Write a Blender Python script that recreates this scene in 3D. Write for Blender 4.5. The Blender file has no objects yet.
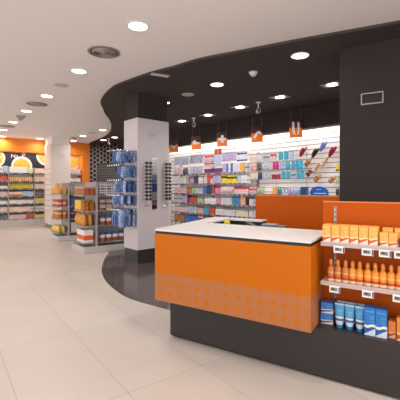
import bpy, math, random
from mathutils import Vector, Matrix
random.seed(7)
S = bpy.context.scene
COL = S.collection
PI = math.pi
F = 350.0
EYE = 1.3

# ------------------------------------------------------------------ materials
def lin(c):
    return tuple((x/255/12.92 if x/255 <= .04045 else ((x/255+.055)/1.055)**2.4) for x in c) + (1.0,)
_m = {}
def mat(name, rgb, rough=.5, metal=0.0, emit=None, es=0.0, trans=0.0, alpha=1.0, noise=0.0, coat=0.0, spec=None):
    if name in _m: return _m[name]
    m = bpy.data.materials.new(name); m.use_nodes = True
    nt = m.node_tree; b = nt.nodes['Principled BSDF']
    c = lin(rgb)
    b.inputs['Base Color'].default_value = c
    b.inputs['Roughness'].default_value = rough
    b.inputs['Metallic'].default_value = metal
    if spec is not None: b.inputs['Specular IOR Level'].default_value = spec
    if coat: b.inputs['Coat Weight'].default_value = coat
    if trans: b.inputs['Transmission Weight'].default_value = trans
    if alpha < 1: b.inputs['Alpha'].default_value = alpha
    if emit:
        b.inputs['Emission Color'].default_value = lin(emit); b.inputs['Emission Strength'].default_value = es
    if noise:
        n = nt.nodes.new('ShaderNodeTexNoise'); n.inputs['Scale'].default_value = 3.0
        g = nt.nodes.new('ShaderNodeNewGeometry'); nt.links.new(g.outputs['Position'], n.inputs['Vector'])
        mx = nt.nodes.new('ShaderNodeMix'); mx.data_type = 'RGBA'
        mx.inputs[6].default_value = tuple(x*(1-noise) for x in c[:3])+(1,)
        mx.inputs[7].default_value = tuple(min(1, x*(1+noise)) for x in c[:3])+(1,)
        nt.links.new(n.outputs['Fac'], mx.inputs[0]); nt.links.new(mx.outputs[2], b.inputs['Base Color'])
    _m[name] = m
    return m

def N(nt, op, a, b=None, c=None):
    n = nt.nodes.new('ShaderNodeMath'); n.operation = op
    for i, v in enumerate((a, b, c)):
        if v is None: continue
        if isinstance(v, (int, float)): n.inputs[i].default_value = v
        else: nt.links.new(v, n.inputs[i])
    return n.outputs[0]
def MIX(nt, f, a, b):
    n = nt.nodes.new('ShaderNodeMix'); n.data_type = 'RGBA'
    if isinstance(f, (int, float)): n.inputs[0].default_value = f
    else: nt.links.new(f, n.inputs[0])
    for i, v in ((6, a), (7, b)):
        if isinstance(v, tuple): n.inputs[i].default_value = v
        else: nt.links.new(v, n.inputs[i])
    return n.outputs[2]

def pack(base, bands=(), spec2=None, rough=.4, vert=(), spots=None):
    """printed packaging: horizontal bands (z0,z1,rgb), vertical bands (x0,x1,rgb), small printed marks"""
    key = ('pack', base, tuple(bands), spec2, rough, tuple(vert), spots)
    if key in _m: return _m[key]
    m = bpy.data.materials.new('printed_pack'); m.use_nodes = True
    nt = m.node_tree; b = nt.nodes['Principled BSDF']; b.inputs['Roughness'].default_value = rough
    tc = nt.nodes.new('ShaderNodeTexCoord'); sp = nt.nodes.new('ShaderNodeSeparateXYZ')
    nt.links.new(tc.outputs['Generated'], sp.inputs[0])
    x, y, z = sp.outputs
    col = lin(base)
    if spec2:
        vo = nt.nodes.new('ShaderNodeTexNoise'); vo.inputs['Scale'].default_value = 9.0
        oi = nt.nodes.new('ShaderNodeObjectInfo')
        va = nt.nodes.new('ShaderNodeVectorMath'); va.operation = 'ADD'
        nt.links.new(tc.outputs['Generated'], va.inputs[0]); nt.links.new(oi.outputs['Random'], va.inputs[1])
        nt.links.new(va.outputs[0], vo.inputs['Vector'])
        f = N(nt, 'GREATER_THAN', vo.outputs['Fac'], .54)
        col = MIX(nt, f, col, lin(spec2))
    for z0, z1, c in bands:
        f = N(nt, 'MULTIPLY', N(nt, 'GREATER_THAN', z, z0), N(nt, 'LESS_THAN', z, z1))
        col = MIX(nt, f, col, lin(c))
    for x0, x1, c in vert:
        f = N(nt, 'MULTIPLY', N(nt, 'GREATER_THAN', x, x0), N(nt, 'LESS_THAN', x, x1))
        col = MIX(nt, f, col, lin(c))
    if spots:
        d = N(nt, 'ADD', N(nt, 'POWER', N(nt, 'SUBTRACT', x, .5), 2), N(nt, 'POWER', N(nt, 'SUBTRACT', z, .5), 2))
        col = MIX(nt, N(nt, 'LESS_THAN', d, .05), col, lin(spots))
    if isinstance(col, tuple): b.inputs['Base Color'].default_value = col
    else: nt.links.new(col, b.inputs['Base Color'])
    _m[key] = m
    return m

def swoosh(base, dark, pale, foot, line, rough=.35, pname='swoosh_pack'):
    """carton print: plain upper part with faint lettering lines, a diagonal wave at the foot"""
    key = ('sw', base, dark, pale, foot)
    if key in _m: return _m[key]
    m = bpy.data.materials.new(pname); m.use_nodes = True
    nt = m.node_tree; b = nt.nodes['Principled BSDF']; b.inputs['Roughness'].default_value = rough
    tc = nt.nodes.new('ShaderNodeTexCoord'); sp = nt.nodes.new('ShaderNodeSeparateXYZ')
    nt.links.new(tc.outputs['Generated'], sp.inputs[0]); x, y, z = sp.outputs
    w = N(nt, 'MULTIPLY', N(nt, 'SINE', N(nt, 'MULTIPLY', x, 6.0)), .03)
    zz = N(nt, 'ADD', z, w)
    col = lin(base)
    for z0, z1, x0, x1 in ((.84, .875, .12, .9), (.66, .685, .45, .9), (.58, .60, .5, .9), (.50, .52, .45, .9)):
        f = N(nt, 'MULTIPLY', N(nt, 'GREATER_THAN', z, z0), N(nt, 'LESS_THAN', z, z1))
        f = N(nt, 'MULTIPLY', f, N(nt, 'MULTIPLY', N(nt, 'GREATER_THAN', x, x0), N(nt, 'LESS_THAN', x, x1)))
        col = MIX(nt, N(nt, 'MULTIPLY', f, .6), col, lin(line))
    col = MIX(nt, N(nt, 'LESS_THAN', zz, .39), col, lin(pale))
    col = MIX(nt, N(nt, 'LESS_THAN', zz, .30), col, lin(dark))
    col = MIX(nt, N(nt, 'LESS_THAN', z, N(nt, 'ADD', N(nt, 'MULTIPLY', x, .24), .04)), col, lin(foot))
    nt.links.new(col, b.inputs['Base Color'])
    _m[key] = m
    return m

ORANGE = mat('orange_laminate', (194, 100, 6), .36, spec=.15, noise=.02)
ORANGE2 = mat('orange_panel_laminate', (194, 84, 0), .45, spec=.15, noise=.02)
ORANGEW = mat('orange_paint', (238, 135, 38), .45)
WHITETOP = mat('white_solid_surface', (224, 218, 214), .3)
DARK = mat('charcoal_laminate', (50, 44, 43), .38, spec=.35)
BLACK = mat('black_matt', (24, 22, 22), .5)
DARKP = mat('charcoal_ceiling_paint', (74, 66, 64), .8, spec=.2)
DARKW = mat('charcoal_wall_paint', (55, 47, 44), .7, spec=.25)
WHITEP = mat('white_ceiling_paint', (247, 240, 237), .85, spec=.2)
WALLW = mat('white_wall_paint', (236, 230, 226), .6)
CLAD = mat('white_cladding', (203, 192, 193), .4)
METAL = mat('grey_metal', (168, 163, 160), .35, .7)
CHROME = mat('chrome', (210, 210, 212), .18, 1.0)
GREY = mat('grey_powder_coat', (168, 160, 154), .45)
LGREY = mat('light_grey_powder_coat', (196, 189, 183), .45)
DGREY = mat('dark_grey_plastic', (70, 68, 70), .45)
WPLAS = mat('white_plastic', (236, 234, 234), .35)
CLEAR = mat('frosted_clear_plastic', (226, 205, 196), .25, alpha=.55)
LAMP = mat('lamp_diffuser', (255, 255, 250), .4, emit=(255, 246, 235), es=9.0)

def floor_mat():
    m = bpy.data.materials.new('pale_porcelain_tiles'); m.use_nodes = True
    nt = m.node_tree; b = nt.nodes['Principled BSDF']
    g = nt.nodes.new('ShaderNodeNewGeometry'); sp = nt.nodes.new('ShaderNodeSeparateXYZ')
    nt.links.new(g.outputs['Position'], sp.inputs[0]); x, y, z = sp.outputs
    u = N(nt, 'ADD', N(nt, 'MULTIPLY', x, .806), N(nt, 'MULTIPLY', y, .592))
    v = N(nt, 'ADD', N(nt, 'MULTIPLY', x, -.592), N(nt, 'MULTIPLY', y, .806))
    def line(c, o, p, w):
        q = N(nt, 'FRACT', N(nt, 'DIVIDE', N(nt, 'ADD', c, 100*p-o+w/2), p))
        return N(nt, 'LESS_THAN', q, w/p)
    f = N(nt, 'MAXIMUM', line(u, .366, .58, .0055), line(v, 3.22, 1.16, .0055))
    n = nt.nodes.new('ShaderNodeTexNoise'); n.inputs['Scale'].default_value = 1.7; n.inputs['Detail'].default_value = 6
    nt.links.new(g.outputs['Position'], n.inputs['Vector'])
    wn = nt.nodes.new('ShaderNodeTexWhiteNoise'); wn.noise_dimensions = '2D'
    cv = nt.nodes.new('ShaderNodeCombineXYZ')
    nt.links.new(N(nt, 'FLOOR', N(nt, 'DIVIDE', N(nt, 'ADD', u, 58-.366), .58)), cv.inputs[0])
    nt.links.new(N(nt, 'FLOOR', N(nt, 'DIVIDE', N(nt, 'ADD', v, 116-3.22), 1.16)), cv.inputs[1])
    nt.links.new(cv.outputs[0], wn.inputs['Vector'])
    t = N(nt, 'ADD', N(nt, 'MULTIPLY', n.outputs['Fac'], .8), N(nt, 'MULTIPLY', wn.outputs['Value'], .25))
    c = MIX(nt, t, lin((190, 178, 168)), lin((213, 201, 192)))
    c = MIX(nt, f, c, lin((174, 162, 154)))
    nt.links.new(c, b.inputs['Base Color']); b.inputs['Roughness'].default_value = .38
    return m
def darkfloor_mat():
    m = bpy.data.materials.new('charcoal_porcelain_tiles'); m.use_nodes = True
    nt = m.node_tree; b = nt.nodes['Principled BSDF']
    g = nt.nodes.new('ShaderNodeNewGeometry')
    n = nt.nodes.new('ShaderNodeTexNoise'); n.inputs['Scale'].default_value = 3; n.inputs['Detail'].default_value = 8
    nt.links.new(g.outputs['Position'], n.inputs['Vector'])
    c = MIX(nt, n.outputs['Fac'], lin((66, 58, 56)), lin((90, 80, 77)))
    nt.links.new(c, b.inputs['Base Color']); b.inputs['Roughness'].default_value = .16
    return m
def counter_mat():
    """orange laminate with a printed band of overlapping pinkish-grey circles along the bottom"""
    m = bpy.data.materials.new('orange_laminate_with_circle_print'); m.use_nodes = True
    nt = m.node_tree; b = nt.nodes['Principled BSDF']; b.inputs['Roughness'].default_value = .36; b.inputs['Specular IOR Level'].default_value = .18
    tc = nt.nodes.new('ShaderNodeTexCoord'); sp = nt.nodes.new('ShaderNodeSeparateXYZ')
    nt.links.new(tc.outputs['Object'], sp.inputs[0]); x, y, z = sp.outputs
    p = .089
    xy = N(nt, 'ADD', x, y)
    cx = N(nt, 'SUBTRACT', N(nt, 'MULTIPLY', N(nt, 'FRACT', N(nt, 'DIVIDE', N(nt, 'ADD', xy, 8.9+.02), p)), p), p/2)
    cz = N(nt, 'SUBTRACT', N(nt, 'MULTIPLY', N(nt, 'FRACT', N(nt, 'DIVIDE', N(nt, 'ADD', z, 8.9-.449+p/2), p)), p), p/2)
    def circ(ox, oz):
        return N(nt, 'ADD', N(nt, 'POWER', N(nt, 'ADD', cx, ox), 2), N(nt, 'POWER', N(nt, 'ADD', cz, oz), 2))
    r2 = .0478**2
    f = N(nt, 'LESS_THAN', circ(0, 0), r2)
    for ox, oz in ((p, 0), (-p, 0), (0, -p)):
        f = N(nt, 'MAXIMUM', f, N(nt, 'LESS_THAN', circ(ox, oz), r2))
    f = N(nt, 'MAXIMUM', f, N(nt, 'MULTIPLY', N(nt, 'LESS_THAN', circ(0, p), r2), 1.0))
    f = N(nt, 'MULTIPLY', f, N(nt, 'LESS_THAN', z, .586))
    c = MIX(nt, f, lin((194, 101, 6)), lin((176, 110, 66)))
    nt.links.new(c, b.inputs['Base Color'])
    return m

# ------------------------------------------------------------------ mesh builder
class MB:
    def __init__(s): s.v = []; s.f = []; s.sm = []
    def add(s, vs, fs, smooth=False):
        o = len(s.v); s.v += [tuple(v) for v in vs]; s.f += [tuple(i+o for i in f) for f in fs]; s.sm += [smooth]*len(fs)
        return s
    def box(s, x0, x1, y0, y1, z0, z1, bev=0.0, M=None):
        if bev:
            bx, by, bz = (min(bev, (x1-x0)*.45), min(bev, (y1-y0)*.45), min(bev, (z1-z0)*.45))
            rings = []
            for z, k in ((z0, 1), (z0+bz, 0), (z1-bz, 0), (z1, 1)):
                kx, ky = bx*k, by*k
                rings.append([(x0+kx+bx*(1-k), y0+ky, z), (x1-kx-bx*(1-k), y0+ky, z), (x1-kx, y0+ky+by*(1-k), z), (x1-kx, y1-ky-by*(1-k), z),
                              (x1-kx-bx*(1-k), y1-ky, z), (x0+kx+bx*(1-k), y1-ky, z), (x0+kx, y1-ky-by*(1-k), z), (x0+kx, y0+ky+by*(1-k), z)])
            return s.rings(rings, M=M)
        vs = [(x0,y0,z0),(x1,y0,z0),(x1,y1,z0),(x0,y1,z0),(x0,y0,z1),(x1,y0,z1),(x1,y1,z1),(x0,y1,z1)]
        if M: vs = [M @ Vector(v) for v in vs]
        return s.add(vs, [(0,3,2,1),(4,5,6,7),(0,1,5,4),(1,2,6,5),(2,3,7,6),(3,0,4,7)])
    def rings(s, R, cap=True, smooth=False, M=None):
        n = len(R[0]); vs = [p for r in R for p in r]
        if M: vs = [M @ Vector(v) for v in vs]
        fs = []
        for k in range(len(R)-1):
            for i in range(n):
                j = (i+1) % n
                fs.append((k*n+i, k*n+j, (k+1)*n+j, (k+1)*n+i))
        s.add(vs, fs, smooth)
        if cap:
            s.add(vs[:n], [tuple(range(n-1, -1, -1))]); s.add(vs[-n:], [tuple(range(n))])
        return s
    def lathe(s, prof, n=20, cx=0, cy=0, smooth=True, M=None, sx=1, sy=1):
        R = [[(cx+r*sx*math.cos(2*PI*i/n), cy+r*sy*math.sin(2*PI*i/n), z) for i in range(n)] for r, z in prof]
        return s.rings(R, True, smooth, M)
    def prism(s, pts, z0, z1, M=None):
        if sum(a[0]*b[1]-b[0]*a[1] for a, b in zip(pts, pts[1:]+pts[:1])) < 0: pts = pts[::-1]
        return s.rings([[(x, y, z0) for x, y in pts], [(x, y, z1) for x, y in pts]], M=M)
    def tube(s, path, r, n=8, smooth=True):
        path = [Vector(p) for p in path]; R = []
        for i, p in enumerate(path):
            t = (path[min(i+1, len(path)-1)] - path[max(i-1, 0)]).normalized()
            a = Vector((0, 0, 1)) if abs(t.z) < .9 else Vector((1, 0, 0))
            b = t.cross(a).normalized(); c = t.cross(b).normalized()
            R.append([tuple(p + b*r*math.cos(2*PI*k/n) - c*r*math.sin(2*PI*k/n)) for k in range(n)])
        return s.rings(R, True, smooth)
    def mesh(s, name, m):
        me = bpy.data.meshes.new(name); me.from_pydata(s.v, [], s.f)
        me.polygons.foreach_set('use_smooth', s.sm); me.materials.append(m); me.update()
        return me
def rxy(deg): return Matrix.Rotation(math.radians(deg), 4, 'X')

def part(name, mb, m, parent=None, loc=None, rz=None):
    me = mb if isinstance(mb, bpy.types.Mesh) else mb.mesh(name, m)
    o = bpy.data.objects.new(name, me); COL.objects.link(o)
    if parent: o.parent = parent
    if loc: o.location = loc
    if rz is not None: o.rotation_euler.z = rz
    return o
def tag(o, label, cat, group=None):
    o['label'] = label; o['category'] = cat
    if group: o['group'] = group
    return o
def thing(name, label, cat, loc=(0,0,0), rz=0.0, group=None):
    o = bpy.data.objects.new(name, None); COL.objects.link(o); o.empty_display_size = .1
    o.location = loc; o.rotation_euler.z = rz
    return tag(o, label, cat, group)
def struct(name, mb, m, parent=None, loc=None, rz=None):
    o = part(name, mb, m, parent, loc, rz)
    if not parent: o['kind'] = 'structure'
    return o
def dup(o, loc=None, rz=None, label=None, group=None, parent=None):
    c = o.copy(); COL.objects.link(c)
    if loc is not None: c.location = loc
    if rz is not None: c.rotation_euler.z = rz
    if label: c['label'] = label
    if group: c['group'] = group
    if parent: c.parent = parent
    for ch in list(o.children):
        d = dup(ch); d.parent = c
    return c
ORD = ['', 'first', 'second', 'third', 'fourth', 'fifth', 'sixth', 'seventh', 'eighth', 'ninth', 'tenth', 'eleventh', 'twelfth', 'thirteenth', 'fourteenth']
NUM = ['', 'one', 'two', 'three', 'four', 'five', 'six', 'seven', 'eight', 'nine', 'ten', 'eleven', 'twelve', 'thirteen', 'fourteen']
def text_part(name, body, size, m, parent, loc, rot, depth=.002):
    cu = bpy.data.curves.new(name, 'FONT'); cu.body = body; cu.size = size; cu.extrude = depth
    cu.align_x = 'CENTER'; cu.align_y = 'CENTER'
    o = bpy.data.objects.new(name+'_tmp', cu)
    COL.objects.link(o); bpy.context.view_layer.update()
    me = bpy.data.meshes.new_from_object(o.evaluated_get(bpy.context.evaluated_depsgraph_get()))
    bpy.data.objects.remove(o)
    me.materials.clear(); me.materials.append(m)
    p = bpy.data.objects.new(name, me); COL.objects.link(p); p.parent = parent
    p.location = loc; p.rotation_euler = rot
    return p

# ------------------------------------------------------------------ frames (plan directions)
class Frame:
    def __init__(s, ox, oy, dx, dy):
        l = math.hypot(dx, dy); s.o = (ox, oy); s.d = (dx/l, dy/l); s.n = (-dy/l, dx/l); s.rz = math.atan2(dy, dx)
    def p(s, a, b, z=0.0): return (s.o[0]+s.d[0]*a+s.n[0]*b, s.o[1]+s.d[1]*a+s.n[1]*b, z)
    def a_at(s, px, b):
        q = (px-200)/F; x, y, _ = s.p(0, b)
        return (q*y-x)/(s.d[0]-q*s.d[1])
K = Frame(-.386, 3.0, .848, -.53)      # counter: a to the right, b away from the camera
W = Frame(-.889, 10.37, .678, -.735)   # long pharmacy wall
T = Frame(-6.5, 11.4, .806, .592)      # far left wall and gondolas, same direction as the tiles

# ------------------------------------------------------------------ setting
fl = struct('floor', MB().box(-11, 8, -4, 17, -.1, 0), floor_mat())
fcurve = [(6.5, 1.6), (3.2, 2.45), (1.8, 2.75), (1.0, 3.1), (.35, 3.42), (-.1, 3.63), (-.325, 3.73), (-.495, 3.85), (-.822, 4.108), (-1.083, 4.46), (-1.342, 4.945), (-1.538, 5.48),
          (-1.646, 5.91), (-1.76, 6.5), (-1.84, 7.05), (-1.98, 7.6), (-2.06, 8.4), (-2.3, 9.3), (-2.7, 10.4), (-3.16, 11.4), (-3.79, 12.4), (-4.1, 13.1)]
def smooth(pts, k=6):
    out = []
    for i in range(len(pts)-1):
        p0 = pts[max(i-1, 0)]; p1 = pts[i]; p2 = pts[i+1]; p3 = pts[min(i+2, len(pts)-1)]
        for j in range(k):
            t = j/k
            out.append(tuple(.5*((2*p1[c])+(-p0[c]+p2[c])*t+(2*p0[c]-5*p1[c]+4*p2[c]-p3[c])*t*t+(-p0[c]+3*p1[c]-3*p2[c]+p3[c])*t**3) for c in (0, 1)))
    out.append(pts[-1]); return out
struct('floor', MB().prism(smooth(fcurve)+[(-3.9, 14.0), (6.5, 14.0)], .0005, .003), darkfloor_mat())
struct('ceiling', MB().box(-11, 8, -4, 17, 2.961, 3.1), WHITEP)
ccurve = [(6.5, 1.2), (4.2, 2.35), (1.98, 3.46), (1.11, 3.88), (.5, 4.2), (0, 4.46), (-.338, 4.73), (-.75, 5.03), (-1.27, 5.52), (-1.47, 5.78), (-1.70, 6.2), (-1.906, 6.71), (-2.0, 7.22),
          (-2.085, 7.68), (-2.17, 8.39), (-2.34, 9.24), (-2.68, 10.37), (-3.16, 11.4), (-3.79, 12.4), (-4.12, 13.0)]
struct('ceiling', MB().prism(smooth(ccurve)+[(-4.1, 14.2), (6.5, 14.2)], 2.93, 2.9605), DARKP)

# long slatted wall
wm = MB()
struct('trim_5', MB().box(-3.05, 9.0, .36, .5, 0, 2.96), mat('groove_grey', (150, 142, 142), .5), loc=W.p(0, 0), rz=W.rz)
z = .02
while z < 2.9:
    wm.box(-3.05, 9.0, .335, .3599, z, z+.084); z += .1
struct('wall_back', wm, mat('white_slat_panel', (240, 234, 230), .45), loc=W.p(0, 0), rz=W.rz)
struct('trim_1', MB().box(-3.0, 9.0, 0, .22, 2.507, 2.93), DARKW, loc=W.p(0, 0), rz=W.rz)   # bulkhead
mm = MB()
for px in (214.5, 276.5, 306.8):
    a = W.a_at(px, .335); mm.box(a-.006, a+.006, .333, .336, 1.2, 2.7)
struct('trim_2', mm, LGREY, loc=W.p(0, 0), rz=W.rz)

# dark pillar on the right, behind the display
R = Frame(*K.p(1.315, 0)[:2], .848, -.53)
struct('wall_right', MB().box(R.a_at(339.6, 2.03), 4.5, 2.03, 2.7, 0, 2.93), DARKW, loc=R.p(0, 0), rz=R.rz)
vg = thing('air_vent', 'small rectangular black air vent with silver frame on dark pillar', 'air vent', R.p((R.a_at(361, 2.03)+R.a_at(383.5, 2.03))/2, 2.03, 0), R.rz)
hw = (R.a_at(383.5, 2.03)-R.a_at(361, 2.03))/2
fr = MB(); z0, z1 = 2.245, 2.375
fr.box(-hw, hw, -.012, 0, z1-.012, z1).box(-hw, hw, -.012, 0, z0, z0+.012).box(-hw, -hw+.012, -.012, 0, z0+.012, z1-.012).box(hw-.012, hw, -.012, 0, z0+.012, z1-.012)
part('vent_frame', fr, METAL, vg)
part('vent_back', MB().box(-hw+.012, hw-.012, -.002, -.0005, z0+.012, z1-.012), BLACK, vg)
sl = MB()
for i in range(5): sl.box(-hw+.012, hw-.012, -.009, -.003, z0+.022+i*.02, z0+.027+i*.02)
part('vent_slats', sl, mat('black_plastic', (36, 34, 34), .5), vg)

# far left wall in orange frame
struct('wall_left', MB().box(-4.5, 2.92, .62, .75, 0, 2.96), WALLW, loc=T.p(0, 0), rz=T.rz)
bh = MB().box(-4.5, 2.92, 0, .6, 2.52, 2.96)
struct('trim_3', bh, ORANGEW, loc=T.p(0, 0), rz=T.rz)
struct('trim_4', MB().box(2.66, 2.92, 0, .6, 0, 2.52), ORANGEW, loc=T.p(0, 0), rz=T.rz)

# side screen wall with round holes, between orange frame and long wall
HX = Frame(-4.13, 13.12, 1.36, -.36)
L = 1.4
hx = MB(); rr = .061; pc = .16
for ci in range(-1, 12):
    for ri in range(21):
        cx = .06+ci*pc*.866*1.0; cz = .1+ri*pc+(pc/2 if ci % 2 else 0)
        if cx > L or cz > 2.9: continue
        vo, vi, vb = [], [], []
        for k in range(12):
            a = PI/6*k; hr = 0
            ph = ((a+0) % (PI/3))-PI/6
            d = (pc/2)/math.cos(ph)
            # flat-top hexagon cell: rotate so that flats face up and down
            aa = a
            vo.append((cx+d*math.cos(aa), 0, cz+d*math.sin(aa)))
            vi.append((cx+rr*math.cos(aa), 0, cz+rr*math.sin(aa)))
            vb.append((cx+rr*math.cos(aa), .02, cz+rr*math.sin(aa)))
        fs = []
        for k in range(12):
            j = (k+1) % 12
            fs += [(k, j, 12+j, 12+k), (12+k, 12+j, 24+j, 24+k)]
        hx.add(vo+vi+vb, fs)
struct('wall_screen', hx, mat('perforated_grey_metal', (128, 120, 116), .45, .2), loc=HX.p(0, 0), rz=HX.rz)
struct('wall_far', MB().box(-.35, L+.6, .12, .22, 0, 2.96), mat('near_black_paint', (34, 32, 33), .8), loc=HX.p(0, 0), rz=HX.rz)

# ------------------------------------------------------------------ columns
def column(name, ox, oy, frame_d, wl, wr, base_h, white_top, top_m, low_m=BLACK, clad=None):
    """corner at (ox,oy); wl along the left face, wr along the right face"""
    f = Frame(ox, oy, *frame_d)      # right face direction
    rz = f.rz
    c = struct(name, MB().box(0, wr, 0, wl, base_h, white_top), clad or CLAD, loc=(ox, oy, 0), rz=rz)
    part('column_base', MB().box(.012, wr-.012, .012, wl-.012, .003, base_h), low_m, c)
    part('column_top', MB().box(.03, wr-.03, .03, wl-.03, white_top, 2.93 if top_m is DARKW else 2.961), top_m, c)
    return c, f
C1, CF = column('wall_column', -1.0625, 5.95, (.735, .678), .44, .67, .24, 2.5, DARKW, mat('black_skirting', (40, 36, 35), .3))
text_part('wall_logo', '24', .14, mat('embossed_grey', (182, 172, 172), .4), C1, (.29, -.002, 2.23), (PI/2, 0, 0))
# seam joints of the cladding and of the left far column with slots
C2, CF2 = column('wall_column', -4.73, 11.1, (.806, .592), .85, .61, .13, 2.71, WALLW, mat('grey_skirting', (128, 120, 116), .4), mat('cream_cladding', (224, 210, 202), .45))
text_part('wall_logo', '24', .22, mat('embossed_pale_grey', (206, 192, 186), .4), C2, (.3, -.002, 2.33), (PI/2, 0, 0))
sm = MB()
for k in range(9):
    zz = .55+k*.17; sm.box(-.004, .0, .05, .8, zz, zz+.02)
part('wall_slots', sm, mat('beige_groove', (170, 150, 136), .5), C2)

# ------------------------------------------------------------------ service counter
ct = thing('service_counter', 'white-topped orange service counter with circle pattern along its lower edge', 'counter', K.p(0, 0), K.rz)
part('counter_body', MB().box(0, 1.315, 0, .36, .345, .912).box(0, 1.315, .36, .62, .3455, .9119), counter_mat(), ct)
ret = MB().prism([(-.075, .62), (.09, .62), (.09, 1.35), (-.18, 1.35)], 0.003, .912)
part('side_body', ret, DARK, ct)
part('back_body', MB().box(.09, .485, 1.20, 1.345, 0.003, .912), DARK, ct)
outer = [(0, 0), (1.315, 0), (1.315, .65), (.1, .69), (.09, 1.19), (.49, 1.19), (.49, 1.35), (-.2, 1.38), (-.12, .9)]
part('countertop', MB().prism(outer, .934, .95), WHITETOP, ct)
inner = [(.004, .004), (1.311, .004), (1.311, .64), (.1, .68), (.085, 1.195), (.485, 1.195), (.485, 1.345), (-.19, 1.37), (-.11, .9)]
part('shadow_gap', MB().prism(inner, .912, .934), BLACK, ct)
dk = part('inner_desk', MB().box(.10, 1.30, .70, 1.18, .85, .87), DARK, ct)

td = thing('tape_dispenser', 'yellow tape dispenser on the sunken desk behind the white countertop', 'dispenser', K.p(K.a_at(227, .95), .95, .87), K.rz)
part('tape_roll', MB().lathe([(.012, -.012), (.034, -.012), (.034, .012), (.012, .012)], 20, M=Matrix.Translation((0, 0, .055)) @ rxy(90)), mat('yellow_tape', (240, 214, 20), .4), td)
part('dispenser_body', MB().box(-.06, .07, -.03, .03, 0, .03, .006), DGREY, td)
kb = thing('card_terminal', 'dark grey payment terminal on the sunken desk behind the white countertop', 'card terminal', K.p(.47, .95, .87), K.rz)
part('terminal_body', MB().prism([(-.04, 0), (.1, 0), (.1, .02), (-.04, .09)], -.04, .04, M=rxy(90)), DGREY, kb)
part('screen', MB().box(-.02, .05, -.041, -.04, .03, .05), mat('grey_screen', (120, 135, 150), .2), kb)
pr = thing('receipt_printer', 'black and grey receipt printer on the sunken desk beside the orange partition', 'printer', K.p(.72, .92, .87), K.rz)
part('printer_body', MB().box(-.12, .12, -.08, .1, 0, .065, .012), mat('black_printer_plastic', (50, 50, 54), .35), pr)
part('printer_lid', MB().box(-.1, .03, -.06, .06, .065, .08, .004), mat('grey_printer_plastic', (150, 155, 165), .35), pr)

pl = thing('counter_plinth', 'long charcoal plinth running under orange counter and sun cream shelves', 'plinth', K.p(0, 0), K.rz)
part('plinth_body', MB().box(.075, 3.6, .118, .60, .02, .345), DARK, pl)
part('toe_kick', MB().box(.09, 3.6, .14, .58, .003, .02), BLACK, pl)

# orange partition behind
pt = thing('orange_partition', 'low orange partition wall standing behind the service counter before the long shelves', 'partition', R.p(0, 0), R.rz)
part('partition_panel', MB().box(R.a_at(255.5, 2.05), R.a_at(339.6, 2.05)-.01, 2.05, 2.09, 0.003, 1.195), ORANGE2, pt)
part('top_edge', MB().box(R.a_at(255.5, 2.05), R.a_at(339.6, 2.05)-.01, 2.048, 2.092, 1.195, 1.207), mat('orange_edge', (214, 116, 42), .4), pt)

# ------------------------------------------------------------------ sun cream shelving at right
sh = thing('display_shelving', 'orange backed display shelving for sun creams on charcoal plinth at right', 'shelving', R.p(0, 0), R.rz)
AR = 2.2
part('back_panel', MB().box(.002, AR, .34, .36, .345, 1.195), mat('orange_shelf_back', (182, 78, 2), .45, spec=.15), sh)
part('panel_edge', MB().box(.002, AR, .339, .361, 1.195, 1.204), mat('orange_edge', (214, 116, 42), .4), sh)
st = MB().box(.080, .095, .335, .34, .35, 1.17)
sd = part('slotted_upright', st, METAL, sh)
so = MB()
zz = .38
while zz < 1.16:
    so.box(.0845, .0905, .3342, .3352, zz, zz+.02); zz += .035
part('slots', so, BLACK, sd)
for i, zs in enumerate((.663, .929)):
    s_ = part('shelf', MB().box(.035, AR, .13, .335, zs-.012, zs), mat('shelf_pink_grey_metal', (176, 158, 152), .4), sh)
    part('shelf_lip', MB().box(.035, AR, .122, .13, zs-.022, zs+.006), CLEAR, s_)
def rx(px, s): return R.a_at(px, s)

SUN = swoosh((238, 168, 72), (214, 92, 30), (240, 214, 150), (240, 226, 212), (250, 222, 160))
BLU = swoosh((30, 112, 184), (24, 84, 150), (238, 226, 208), (205, 214, 228), (120, 180, 226))
ORS = swoosh((226, 128, 44), (190, 72, 24), (232, 176, 110), (236, 190, 150), (246, 190, 120))
def carton(w, d, h, m): return MB().box(-w/2, w/2, 0, d, 0, h, .0015).mesh('carton', m)
# top shelf, tall cartons
cm = carton(.0545, .05, .118, SUN)
for i in range(6):
    o = tag(part('sunscreen_carton', cm, None, None, R.p(.064+i*.0578, .165, .929), R.rz),
            'tall yellow-orange sunscreen carton, %s from left on the top orange display shelf' % ORD[i+1], 'carton', 'tall sunscreen cartons on the top shelf')
for i in range(6):
    tag(part('sunscreen_carton', cm, None, None, R.p(.066+i*.0578, .222, .929), R.rz),
        'tall sunscreen carton standing behind the %s front carton of the top display shelf' % ORD[i+1], 'carton', 'rear sunscreen cartons on the top shelf')
cm2 = carton(.05, .05, .088, SUN)
for i in range(2):
    tag(part('sunscreen_carton', cm2, None, None, R.p(.415+i*.052, .155, .929), R.rz),
        'short orange sunscreen carton, %s one right of the tall carton row' % ('left' if i == 0 else 'right'), 'carton', 'short sunscreen cartons on the top shelf')
cm3 = carton(.06, .05, .112, SUN)
for i, a in enumerate((.432, .50)):
    tag(part('sunscreen_carton', cm3, None, None, R.p(a, .225, .929), R.rz),
        'orange carton peeking out behind the short cartons, %s one' % ('left' if i == 0 else 'right'), 'carton')
for i in range(5):
    tag(part('sunscreen_carton', cm, None, None, R.p(.60+i*.0578, .175, .929), R.rz),
        'tall sunscreen carton right of the red and black tin, %s from left' % ORD[i+1], 'carton', 'sunscreen cartons right of the red tin')
tin = thing('balm_tin', 'round dark red and black tin leaning on the top display shelf at right', 'tin', R.p(.53, .145, .929), R.rz)
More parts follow.
